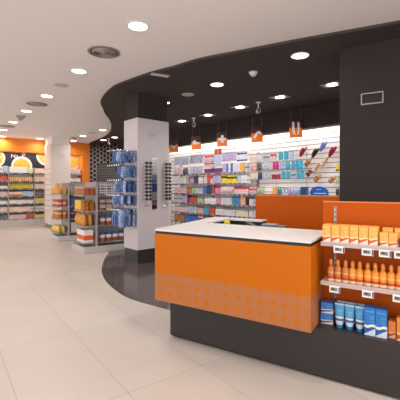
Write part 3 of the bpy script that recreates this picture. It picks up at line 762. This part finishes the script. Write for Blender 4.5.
# eyewear racks on the right face
def rf(a, q, z): return CF.p(a, -q, z)
def eyewear_rack(ac, label):
    t = thing('eyewear_rack', label, 'rack', rf(ac, 0, 0), CF.rz)
    part('rack_pole', MB().box(-.008, .008, -.02, -.001, 1.0, 1.78), mat('rack_grey', (186,180,180), .4), t)
    part('rack_foot', MB().tube([(0, -.01, 1.0), (0, -.09, 1.0), (0, -.11, 1.02)], .006).tube([(-.06, -.06, .985), (.06, -.06, .985)], .005), CHROME, t)
    return t
eyewear_rack(.155, 'narrow eyewear rack on the white column left of the mirror strip')
eyewear_rack(.575, 'narrow eyewear rack on the white column right of the mirror strip')
fm = [mat('frame_tortoise', (74, 44, 30), .3), mat('frame_black', (26, 24, 26), .3), mat('frame_dark_red', (84, 32, 34), .3)]
lensm = mat('sunglass_lens', (34, 26, 26), .35, spec=.2)
lensb = mat('brown_lens', (62, 42, 34), .35, spec=.2)
def glasses_proto(fmat, lm):
    t = thing('sunglasses', 'x', 'sunglasses')
    mb = MB()
    for sx in (-1, 1):
        cx = sx*.036; n = 16; RR = []
        for rad, yy in ((.031, -.002), (.031, .002), (.026, .002), (.026, -.002)):
            RR.append([(cx+rad*1.0*math.cos(2*PI*k/n), yy-.0, .8*rad*math.sin(2*PI*k/n)) for k in range(n)])
        mb.rings(RR+[RR[0]], cap=False)
    mb.box(-.009, .009, -.002, .002, .006, .012)
    mb.v = [(x*1.1, y, z*1.1) for x, y, z in mb.v]
    part('rim', mb, fmat, t)
    for sx in (-1, 1):
        part('lens', MB().rings([[(sx*.036+.0262*math.cos(2*PI*k/16), yy, .8*.0262*math.sin(2*PI*k/16)) for k in range(16)] for yy in (.001, -.001)]), lm, t)
        part('temple', MB().tube([(sx*.067, 0, .008), (sx*.069, .04, .008), (sx*.066, .075, .006), (sx*.062, .09, -.008)], .0028, 6), fmat, t)
    return t
protos = [glasses_proto(fm[0], lensb), glasses_proto(fm[1], lensm), glasses_proto(fm[2], lensm)]
first = [True]*3
for rk, ac in enumerate((.155, .575)):
    for i in range(11):
        z = 1.725-i*.0615
        k = (0 if i < 3 and rk == 0 else [1, 1, 2, 1, 0, 1][(i+rk) % 6])
        lab = '%s %s sunglasses from top, %s rack on the white column' % (ORD[i+1], ['tortoise', 'black', 'dark red'][k], ['left', 'right'][rk])
        p = protos[k]
        loc = rf(ac, .105, z)
        if first[k]:
            first[k] = False; p.location = loc; p.rotation_euler.z = CF.rz; p['label'] = lab; p['group'] = 'sunglasses on the column racks'; o = p
        else: o = dup(p, loc, CF.rz, lab, 'sunglasses on the column racks')
        o.rotation_euler.x = math.radians(-14)
mr = thing('mirror', 'tall narrow mirror strip between the two eyewear racks on the column', 'mirror', rf(.345, 0, 0), CF.rz)
part('mirror_glass', MB().box(-.055, .055, -.010, -.002, .93, 1.85), mat('mirror_silver', (225, 228, 235), .03, 1.0), mr)
part('mirror_clip', MB().box(-.015, .015, -.014, -.001, 1.85, 1.865).box(-.015, .015, -.014, -.001, .915, .93), METAL, mr)

# ------------------------------------------------------------------ gondolas
GL = [.54, .84, 1.155]
def gondola(ox, oy, label):
    f = Frame(ox, oy, *T.d)
    g = thing('gondola', label, 'gondola shelving', (ox, oy, 0), f.rz, 'low grey gondolas in the aisle')
    GLN = 1.3
    part('base', MB().box(0, GLN, 0, .77, .003, .12, .004), LGREY, g)
    part('end_panel', MB().box(.27, .29, .05, .72, .12, 1.40), GREY, g)
    part('back_panel', MB().box(.29, GLN-.02, .378, .392, .12, 1.40), LGREY, g)
    part('top_rail', MB().box(.26, GLN, .05, .08, 1.40, 1.425).box(.26, GLN, .37, .40, 1.40, 1.425).box(.26, .30, .05, .73, 1.40, 1.425), GREY, g)
    part('side_post', MB().box(.25, .29, .03, .05, .12, 1.40), GREY, g)
    for z in [.20]+GL:
        s_ = part('end_shelf', MB().box(.015, .268, .06, .71, z-.016, z), GREY, g)
        part('shelf_edge', MB().box(.008, .015, .06, .71, z-.026, z+.006), METAL, s_)
        s_ = part('long_shelf', MB().box(.292, GLN-.02, .04, .376, z-.016, z), LGREY, g)
        part('shelf_edge', MB().box(.292, GLN-.02, .033, .04, z-.026, z+.006), METAL, s_)
    return f
GB = gondola(-2.285, 6.89, 'nearest grey gondola with yellow boxes at its end beside the column')
GA = gondola(-2.285-.592*1.96, 6.89+.806*1.96, 'second grey gondola with orange boxes at its end near the far column')
def end_items(f, z, v0, v1, n, kind, h, m, look, where, d=.08, deep=2):
    """items on the end shelves, facing the -u side; v counted away from the camera"""
    for k in range(deep):
        g = Frame(*f.p(.03+k*.115, 0)[:2], -f.n[0], -f.n[1])   # along -v, outward = -u
        run(g, -v1, -v0, n, kind, h, m, (look if k == 0 else 'rear '+look), where, z, 0.0, d, fill=.86)
oA = pack((222, 140, 60), spec2=(240, 186, 110)); rA = pack((190, 74, 56), bands=((.35, .65, (226, 190, 170)),)); bA = pack((196, 110, 56), bands=((.6, .8, (232, 190, 130)),)); yA = pack((226, 190, 60), spec2=(240, 220, 140))
blA = pack((58, 66, 140), spec2=(120, 130, 190)); puA = pack((56, 44, 88), bands=((.7, .9, (200, 120, 100)),)); crA = pack((214, 206, 190), spec2=(190, 180, 170)); gnA = pack((120, 180, 60))
brB = pack((176, 96, 60), bands=((.8, 1.01, (214, 150, 110)),), spec2=(150, 78, 50)); yB = pack((240, 190, 24), bands=((.0, .1, (200, 120, 30)),)); muB = pack((226, 160, 50), spec2=(190, 110, 40)); 
whB = pack((236, 230, 226), bands=((.2, .58, (226, 98, 36)),)); dkB = pack((150, 84, 30), spec2=(200, 130, 40))
wA = 'at second gondola end'; wB = 'at nearest gondola end'
end_items(GA, 1.155, .08, .70, 6, 'box', .14, oA, 'orange', 'on the top shelf '+wA)
end_items(GA, 1.2955, .20, .44, 3, 'box', .12, oA, 'orange', 'stacked on the orange boxes, second gondola', deep=1)
end_items(GA, .84, .08, .62, 6, 'box', .17, rA, 'red', 'on the second shelf '+wA)
end_items(GA, .54, .08, .62, 6, 'box', .19, bA, 'brown-orange', 'on the third shelf '+wA)
end_items(GA, .20, .1, .68, 6, 'bag', .16, yA, 'yellow', 'on the lowest shelf '+wA)
end_items(GB, 1.155, .09, .68, 5, 'box', .17, brB, 'brown', 'on the top shelf '+wB, d=.10)
end_items(GB, .84, .30, .69, 5, 'box', .21, yB, 'yellow', 'on the second shelf '+wB, d=.08)
end_items(GB, .84, .08, .28, 3, 'box', .17, dkB, 'brown and gold', 'right of the yellow boxes, nearest gondola', d=.09)
end_items(GB, .54, .08, .66, 6, 'bag', .23, muB, 'mustard', 'on the third shelf '+wB, d=.09)
end_items(GB, .20, .08, .56, 3, 'box', .25, whB, 'white and orange', 'on the lowest shelf '+wB, d=.19, deep=1)
def long_items(f, z, u0, u1, n, kind, h, m, look, where, d=.08, v0=.06, name=None):
    g = Frame(*f.p(0, v0)[:2], *f.d)
    run(g, u0, u1, n, kind, h, m, look, where, z, 0.0, d, name, fill=.88)
pA = pack((214, 206, 206), bands=((.0, .14, (130, 60, 50)), (.14, .30, (52, 34, 36)), (.5, .8, (130, 136, 160))), vert=((.0, .12, (222, 214, 212)), (.88, 1.01, (222, 214, 212))))
pB = pack((206, 186, 172), bands=((.05, .3, (150, 84, 54)), (.3, .45, (90, 48, 36)), (.55, .9, (160, 166, 186))), vert=((.0, .15, (190, 120, 80)),))
pC = pack((226, 218, 214), bands=((.0, .42, (150, 84, 60)), (.74, 1.01, (60, 84, 150))), spec2=(206, 180, 170))
wl = 'along the long side of the nearest gondola'
for lev, (z, m, lk) in enumerate(((1.155, pA, 'white and black'), (.84, pB, 'tan and grey'))):
    for tier in range(2):
        long_items(GB, z+tier*.1105, .33, 1.17, 6, 'box', .11, m, lk, '%s tier, %s shelf %s' % (('lower', 'upper')[tier], ('top', 'second')[lev], 'of nearest gondola side'))
long_items(GB, .54, .35, 1.17, 6, 'jar', .19, pC, 'brown and blue', 'on the third shelf of nearest gondola side', d=.1)
long_items(GB, .20, .35, 1.17, 6, 'jar', .19, pC, 'brown and blue', 'on the lowest shelf of nearest gondola side', d=.1)
long_items(GA, 1.155, .32, .62, 2, 'box', .06, gnA, 'green', 'on the top shelf of second gondola side')
long_items(GA, 1.155, .64, 1.2, 4, 'box', .17, crA, 'cream', 'on the top shelf of second gondola side')
long_items(GA, .84, .32, 1.2, 7, 'box', .2, blA, 'deep blue', 'on the second shelf of second gondola side')
long_items(GA, .54, .32, 1.2, 7, 'box', .17, puA, 'dark purple', 'on the third shelf of second gondola side')
long_items(GA, .20, .32, 1.2, 5, 'box', .24, crA, 'cream', 'on the lowest shelf of second gondola side')

# ------------------------------------------------------------------ far left wall shelving
navy = mat('navy_poster_print', (38, 42, 58), .5)
ZL = [1.81, 1.53, 1.28, 1.02, .77, .50, .256]
lx = lambda px, b=.04: T.a_at(px, b)
lb = [(-4.4, lx(-22)), (lx(-22), lx(8.2)), (lx(8.2), lx(34)), (lx(34), 2.64)]
for i, (a0, a1) in enumerate(lb):
    if i == 0: continue
    t = thing('wall_shelving', ['', 'far shelving bay cut by the left photo edge under orange bulkhead', 'far shelving bay with yellow bottles under orange bulkhead', 'far shelving bay beside and behind the far white column'][i], 'shelving', T.p(a0, 0), T.rz, 'shelving bays under the orange bulkhead')
    w = a1-a0-.004
    part('shelving_base', MB().box(.002, w, .02, .55, .003, .235), LGREY, t)
    part('upright', MB().box(.0, .03, .05, .6, .235, 2.0), GREY, t)
    for z in ZL:
        s_ = part('shelf', MB().box(.032, w, .06, .55, z-.02, z), LGREY, t)
        part('ticket_rail', MB().box(.032, w, .05, .06, z-.035, z+.006), railm, s_)
ps = thing('poster_band', 'navy fruit poster band with orange slices above the far left shelves', 'poster', T.p(0, .50, 0), T.rz)
part('poster_board', MB().box(-3, 2.6, 0, .02, 1.9, 2.519), navy, ps)
wr = mat('white_rind', (244, 238, 228), .5); oj = pack((246, 176, 60), spec2=(252, 214, 120)); 
for px, y, r in ((-6, 158, .33), (21.9, 166, .33), (47, 156, .36), (72.5, 162, .29)):
    a = T.a_at(px, .5); z = EYE+(188-y)*T.p(a, .5)[1]/F
    def disc(rad, y0, y1):
        pts = []
        for k in range(40):
            th = 2*PI*k/40; pts.append((a+rad*math.cos(th), min(2.515, max(1.905, z+rad*math.sin(th)))))
        return MB().rings([[(x, yy, zz) for x, zz in pts] for yy in (y1, y0)])
    rp = part('slice_rind', disc(r, -.004, -.0005), wr, ps); part('slice_flesh', disc(r*.8, -.007, -.004), oj, rp)
for px, y, body, sz in ((14.6, 156.2, 'Na', .19), (23.6, 155.6, 'P', .22), (15.8, 160.4, 'N', .15)):
    a = T.a_at(px, .5); z = EYE+(188-y)*T.p(a, .5)[1]/F
    text_part('lettering', body, sz, whp, ps, (a, -.003, z), (PI/2, 0, 0))
q1 = pack((236, 226, 222), spec2=(220, 150, 140)); q2 = pack((232, 170, 110), spec2=(240, 214, 180)); q3 = pack((236, 208, 60), spec2=(200, 180, 60)); q4 = pack((238, 226, 216), bands=((.0, .5, (226, 120, 56)),))
q5 = pack((240, 234, 230), bands=((.7, 1.01, (150, 120, 130)),)); q6 = pack((240, 222, 206), spec2=(226, 190, 160)); q7 = pack((236, 226, 220), spec2=(220, 120, 100)); q8 = pack((200, 60, 40), spec2=(230, 150, 120))
q9 = pack((60, 64, 60), spec2=(190, 180, 170)); q10 = pack((226, 212, 110), spec2=(236, 226, 160)); q11 = pack((232, 226, 222), spots=(190, 70, 60)); q12 = pack((150, 190, 220), spec2=(236, 236, 236)); q13 = pack((190, 214, 150), spec2=(240, 240, 226))
bayw = {1: 'left edge bay', 2: 'middle bay', 3: 'right bay'}
far = [
 (0, [(1,-16,3,5,'box',.2,q11,'white and red'), (1,3.5,7.8,3,'box',.22,q12,'pale blue'), (2,9,27,8,'box',.2,pack((240, 236, 230)),'white'), (2,27.3,33,3,'box',.17,q13,'pale green'), (3,35,46,6,'box',.17,q6,'cream'), (3,70,80.5,5,'box',.2,q1,'white and rose')]),
 (1, [(1,-16,7.6,10,'box',.17,q8,'red'), (2,9,33,11,'bottle',.19,q2,'orange'), (3,35,46,6,'box',.17,q7,'rose'), (3,70,80.5,5,'box',.17,q5,'white and plum')]),
 (2, [(1,-16,7.6,10,'box',.12,q5,'white'), (2,9,31,11,'bottle',.2,q3,'yellow'), (2,31.3,33.4,1,'bottle',.2,q13,'green'), (3,35,46,6,'box',.17,q6,'cream')]),
 (3, [(1,-16,7.6,10,'box',.16,q1,'rose'), (2,9,22,6,'box',.15,q4,'white and orange'), (2,22.3,33.4,5,'box',.17,q12,'pale blue'), (3,35,46,5,'box',.19,q9,'dark')]),
 (4, [(1,-16,7.6,10,'box',.11,pack((236, 232, 226)),'plain white'), (2,9,33.4,12,'box',.17,q5,'white and plum'), (3,35,46,6,'box',.18,q10,'pale yellow')]),
 (5, [(1,-16,7.6,10,'box',.17,q7,'rose'), (2,9,30,9,'box',.17,q6,'cream'), (2,30.3,33.4,2,'box',.17,q11,'white and red'), (3,35,46,6,'box',.18,q11,'white spotted')]),
 (6, [(1,-16,7.6,8,'box',.15,q9,'dark'), (2,9,26,8,'box',.15,q7,'white and rose'), (2,26.3,33.4,4,'box',.18,q8,'red'), (3,35,46,6,'box',.13,q10,'pale yellow')]),
]
SW7 = ['top', 'second', 'third', 'fourth', 'fifth', 'sixth', 'lowest']
for r, L_ in far:
    for (bi, p0, p1, n, kd, h, m, look) in L_:
        run(T, T.a_at(p0, .08), T.a_at(p1, .08), n, kd, h, m, look, 'on %s far shelf, %s' % (SW7[r], bayw[bi]), ZL[r], .08, .12)

# dark rounded display rack before the screen wall
a0 = HX.a_at(97, -.25); a1 = HX.a_at(116, -.25)
dr = thing('display_board', 'dark rounded board with horizontal rails before the perforated screen', 'board', HX.p(a0, -.25, 0), HX.rz)
w = a1-a0; pts = [(0, 0)]
pts = [(0, .003), (w, .003), (w, 2.05)]+[(w-.25+.25*math.cos(PI/2*k/8), 2.05+.15*math.sin(PI/2*k/8)) for k in range(1, 9)]+[(.25-.25*math.sin(PI/2*k/8), 2.05+.15*math.cos(PI/2*k/8)) for k in range(0, 9)]
part('board_panel', MB().prism(pts, -.03, 0, M=rxy(90)), mat('dark_board', (62, 58, 58), .5), dr)
rl = MB()
for k in range(8): rl.box(.05, w-.05, -.012, 0, 1.45+k*.09, 1.465+k*.09)
part('board_rails', rl, mat('grey_rail', (112, 106, 102), .4), dr)

# ------------------------------------------------------------------ ceiling fittings
def cp(px, y, h): d = F*(h-EYE)/(188-y); return ((px-200)/F*d, d)
HW, HD = 2.961, 2.93
ring_me = MB().rings([[(r*math.cos(2*PI*k/28), r*math.sin(2*PI*k/28), z) for k in range(28)] for r, z in ((.112, 0), (.112, -.006), (.096, -.008), (.094, -.001))], cap=False, smooth=False).mesh('trim_ring', WPLAS)
disc_me = MB().rings([[(.094*math.cos(2*PI*k/28), .094*math.sin(2*PI*k/28), z) for k in range(28)] for z in (-.005, -.001)]).mesh('diffuser', LAMP)
def add_light(parent, power, size, z=-.012, spread=150, col=(1, .98, .95)):
    l = bpy.data.lights.new('lamp_light', 'AREA'); l.shape = 'DISK'; l.size = size; l.energy = power; l.color = col; l.spread = math.radians(spread)
    o = bpy.data.objects.new('lamp_light', l); COL.objects.link(o); o.parent = parent; o.location = (0, 0, z)
    return o
PW = 7
def down(px, y, h, label, power=None, grp='round downlights in the white ceiling', xy=None):
    x, yy = xy or cp(px, y, h)
    t = thing('downlight', label, 'downlight', (x, yy, h), 0, grp)
    part('trim_ring', ring_me, None, t); part('diffuser', disc_me, None, t)
    add_light(t, power or PW, .18)
aisle = [(138, 26), (79, 71), (47, 96), (26.5, 111), (13, 122), (3.5, 129.8), (2.5, 136.3)]
for i, (px, y) in enumerate(aisle):
    down(px, y, HW, 'round white ceiling downlight, %s in the aisle row counted from the camera' % ORD[i+1])
for i, (px, y) in enumerate(((40, 138.7), (73.7, 140.6), (82.9, 135.9), (102.7, 130))):
    down(px, y, HW, ['round downlight just before the orange bulkhead left of far column', 'round downlight before the orange bulkhead right of far column', 'round downlight between orange frame and curved ceiling edge', 'round downlight at the tip of the white ceiling bulge'][i])
# row going on behind the camera, same spacing
x0, y0 = cp(138, 26, HW); x1, y1 = cp(79, 71, HW); dx, dy = x1-x0, y1-y0
for k in (1, 2, 3): down(0, 0, HW, 'round downlight of the aisle row behind the camera, %s back' % ORD[k], xy=(x0-dx*k, y0-dy*k))
for k in (0, 1, 2, 3): down(0, 0, HW, 'round downlight of the left parallel row outside the frame, %s one' % ORD[k+1], xy=(x0-2.6-dx*(k-1), y0-.9-dy*(k-1)))
for k in (0, 1, 2): down(0, 0, HW, 'added round downlight near the counter, unseen behind the camera, %s one' % ORD[k+1], power=9, xy=(1.2+k*1.4, 1.2-k*.8))  # added lamps out of view; their floor bounce lifts the right-hand ceiling
gd = 'recessed lights in the dark ceiling'
down(217, 84.5, HD, 'round downlight in the dark ceiling above the white column', grp=gd)
down(300, 55.5, HD, 'largest round downlight in the dark ceiling near its straight edge', grp=gd)
down(103.5, 140, HD, 'far downlight in the dark ceiling over the perforated screen, left one', grp=gd)
down(114.7, 137.3, HD, 'far downlight in the dark ceiling over the perforated screen, right one', grp=gd)
sq = MB()
for x0_, x1_, y0_, y1_ in ((-.15, .15, -.12, -.095), (-.15, .15, .095, .12), (-.15, -.1, -.095, .095), (.1, .15, -.095, .095)): sq.box(x0_, x1_, y0_, y1_, -.008, 0)
sqm = sq.mesh('square_frame', mat('grey_lamp_frame', (150, 144, 142), .4)); lampd = MB().rings([[(.085*math.cos(2*PI*k/20), .085*math.sin(2*PI*k/20), z) for k in range(20)] for z in (-.006, -.001)]).mesh('lamp', LAMP)
for i, (px, y) in enumerate(((280, 97), (332, 84.5), (240, 107), (208, 115), (182, 121))):
    x, yy = cp(px, y, HD)
    t = thing('spotlight', ['square framed spotlight in the dark ceiling before the arm sign', 'square framed spotlight in dark ceiling touching the dark pillar', 'square framed spotlight in dark ceiling before the cross sign', 'square framed spotlight in dark ceiling right of camera bracket', 'square framed spotlight in dark ceiling left of camera bracket'][i], 'spotlight', (x, yy, HD), W.rz, gd)
    part('square_frame', sqm, None, t); part('lamp', lampd, None, t)
    add_light(t, 11, .16)
x, yy = cp(168.3, 102.6, HD-.02)
t = thing('spotlight', 'tiny bright round spotlight beside the top of the white column', 'spotlight', (x, yy, HD), 0, gd)
part('lamp_housing', MB().lathe([(.028, 0), (.03, -.02), (.02, -.03), (.001, -.03)][::-1], 16), WPLAS, t)
part('lamp', MB().lathe([(.001, -.036), (.02, -.034), (.02, -.030), (.001, -.030)], 16), LAMP, t)
x, yy = cp(188, 94.5, HD)
tag(part('ceiling_speaker', MB().lathe([(.001, -.01), (.095, -.01), (.108, -.006), (.108, 0), (.001, 0)], 28), mat('offwhite_speaker', (206, 190, 182), .6), None, (x, yy, HD)), 'flat off-white round ceiling speaker in the dark ceiling', 'speaker')
x, yy = cp(253.3, 72, HD)
t = thing('smoke_detector', 'white domed smoke detector on the dark ceiling', 'smoke detector', (x, yy, HD))
part('detector_base', MB().lathe([(.06, -.014), (.06, 0), (.001, 0)], 24), WPLAS, t)
part('detector_head', MB().lathe([(.001, -.06), (.03, -.058), (.042, -.04), (.054, -.022), (.056, -.014), (.001, -.014)], 24), mat('detector_white', (222, 218, 228), .4), t)
for i, (px, y, h) in enumerate(((258.3, 102.3, .24), (193.8, 118, .24), (108.6, 138.3, .22))):
    x, yy = cp(px, y, HD)
    t = thing('ceiling_camera', ['security camera on a ceiling bracket above the arm sign', 'security camera on a ceiling bracket above the shoe sign', 'security camera on a ceiling bracket before the perforated screen'][i], 'camera', (x, yy, HD), 0, 'ceiling mounted security cameras')
    part('bracket', MB().lathe([(.05, -.008), (.05, 0), (.001, 0)], 16).tube([(0, 0, -.008), (0, 0, -.13)], .012), WPLAS, t)
    part('camera_body', MB().box(-.035, .035, -.08, .08, -.20, -.13, .01, M=Matrix.Rotation(.0, 4, 'X')), mat('camera_grey', (150, 142, 140), .4), t)
    part('camera_lens', MB().lathe([(.001, -.02), (.026, -.02), (.026, .0), (.001, 0)], 16, M=Matrix.Translation((0, -.08, -.165)) @ rxy(-90) @ Matrix.Translation((0, 0, 0.02))), BLACK, t)
def vent(px, y, r, label):
    x, yy = cp(px, y, HW)
    t = thing('round_vent', label, 'air vent', (x, yy, HW), 0, 'round air vents in the white ceiling')
    n = 32
    part('vent_ring', MB().rings([[(q*math.cos(2*PI*k/n), q*math.sin(2*PI*k/n), z) for k in range(n)] for q, z in ((r, 0), (r, -.008), (r*.86, -.014), (r*.84, -.001))], cap=False, smooth=True), mat('vent_grey', (150, 140, 138), .35, .3), t)
    part('vent_back', MB().lathe([(.001, -.003), (r*.84, -.003), (r*.84, -.001), (.001, -.001)], n), mat('vent_dark', (84, 78, 78), .5), t)
    cn = MB()
    for q in (.72, .55, .38): cn.rings([[(r*s*math.cos(2*PI*k/n), r*s*math.sin(2*PI*k/n), z) for k in range(n)] for s, z in ((q, -.004), (q-.06, -.02), (q-.1, -.02), (q-.05, -.004))], cap=False, smooth=True)
    cn.lathe([(.001, -.022), (r*.16, -.02), (r*.2, -.004), (.001, -.004)], 20)
    part('vent_cones', cn, mat('vent_silver', (176, 168, 168), .3, .4), t)
vent(104, 52, .195, 'largest round grey air vent in the white ceiling near the camera')
vent(37, 104, .195, 'round grey air vent between second and third aisle downlights')
vent(7, 126.2, .195, 'far round grey air vent at the left photo edge')
for px, y, r, lb_ in ((61.5, 85.2, .115, 'faint round white ceiling cover beside the aisle downlights'), (92.7, 132.9, .14, 'faint round white ceiling cover near the curved edge')):
    x, yy = cp(px, y, HW)
    tag(part('ceiling_cover', MB().lathe([(.001, -.006), (r*.93, -.006), (r, -.002), (r, 0), (.001, 0)], 28), mat('ceiling_cover_paint', (208, 192, 186), .7), None, (x, yy, HW)), lb_, 'ceiling cover')
for px, y, lb_ in ((21, 116, 'grey tapering ceiling speaker hanging between aisle downlights'), (74.7, 137.2, 'small grey ceiling speaker before the orange frame')):
    x, yy = cp(px, y, HW)
    t = thing('ceiling_speaker', lb_, 'speaker', (x, yy, HW), .5)
    part('speaker_plate', MB().box(-.1, .1, -.1, .1, -.012, 0, .003), mat('speaker_grey', (176, 160, 154), .5), t)
    part('speaker_body', MB().rings([[(-s, -s, z), (s, -s, z), (s, s, z), (-s, s, z)] for s, z in ((.03, -.10), (.085, -.012))]), mat('speaker_grey2', (160, 146, 142), .5), t)
xa, ya = cp(152, 72.3, HD); xb, yb = cp(170.5, 75.2, HD)
g = Frame(xa, ya, xb-xa, yb-ya); w = math.hypot(xb-xa, yb-ya)
t = thing('air_diffuser', 'pale rectangular air diffuser in dark ceiling at the curved edge', 'air vent', (xa, ya, HD), g.rz)
part('diffuser_frame', MB().box(0, w, -.0, .1, -.008, 0), mat('diffuser_grey', (150, 138, 136), .4), t)
sl = MB()
for i in range(4): sl.box(.01, w-.01, .014+i*.021, .022+i*.021, -.014, -.008)
part('diffuser_slats', sl, mat('diffuser_pale', (214, 204, 202), .4), t)

# ------------------------------------------------------------------ cove light above the long wall, light over far shelves
def strip(frame, a0, a1, b, z, power, col, w=.05):
    l = bpy.data.lights.new('cove_light', 'AREA'); l.shape = 'RECTANGLE'; l.size = a1-a0; l.size_y = w; l.energy = power; l.color = col
    o = bpy.data.objects.new('cove_light', l); COL.objects.link(o)
    o.location = frame.p((a0+a1)/2, b, z); o.rotation_euler.z = frame.rz
    return o
strip(W, -.4, 8.4, .275, 2.68, 135, (1, .95, .90), .06)
strip(T, -3, 2.6, .3, 2.50, 22, (1, .93, .84), .06)

# ------------------------------------------------------------------ world: even ambient fill, added to brighten the room through its open sides
w = bpy.data.worlds.new('World'); S.world = w; w.use_nodes = True
bg = w.node_tree.nodes['Background']; bg.inputs[0].default_value = (.97, .985, 1.0, 1); bg.inputs[1].default_value = 2.35

cam = bpy.data.cameras.new('camera'); co = bpy.data.objects.new('camera', cam); COL.objects.link(co)
co.location = (0, 0, EYE); co.rotation_euler = (PI/2, 0, 0)
cam.sensor_width = 36; cam.lens = 36*F/400; cam.shift_y = -.03; cam.clip_start = .05
S.camera = co
vs = S.view_settings
vs.view_transform = 'Standard'; vs.look = 'None'; vs.gamma = 1; vs.exposure = 0.0; vs.use_curve_mapping = False
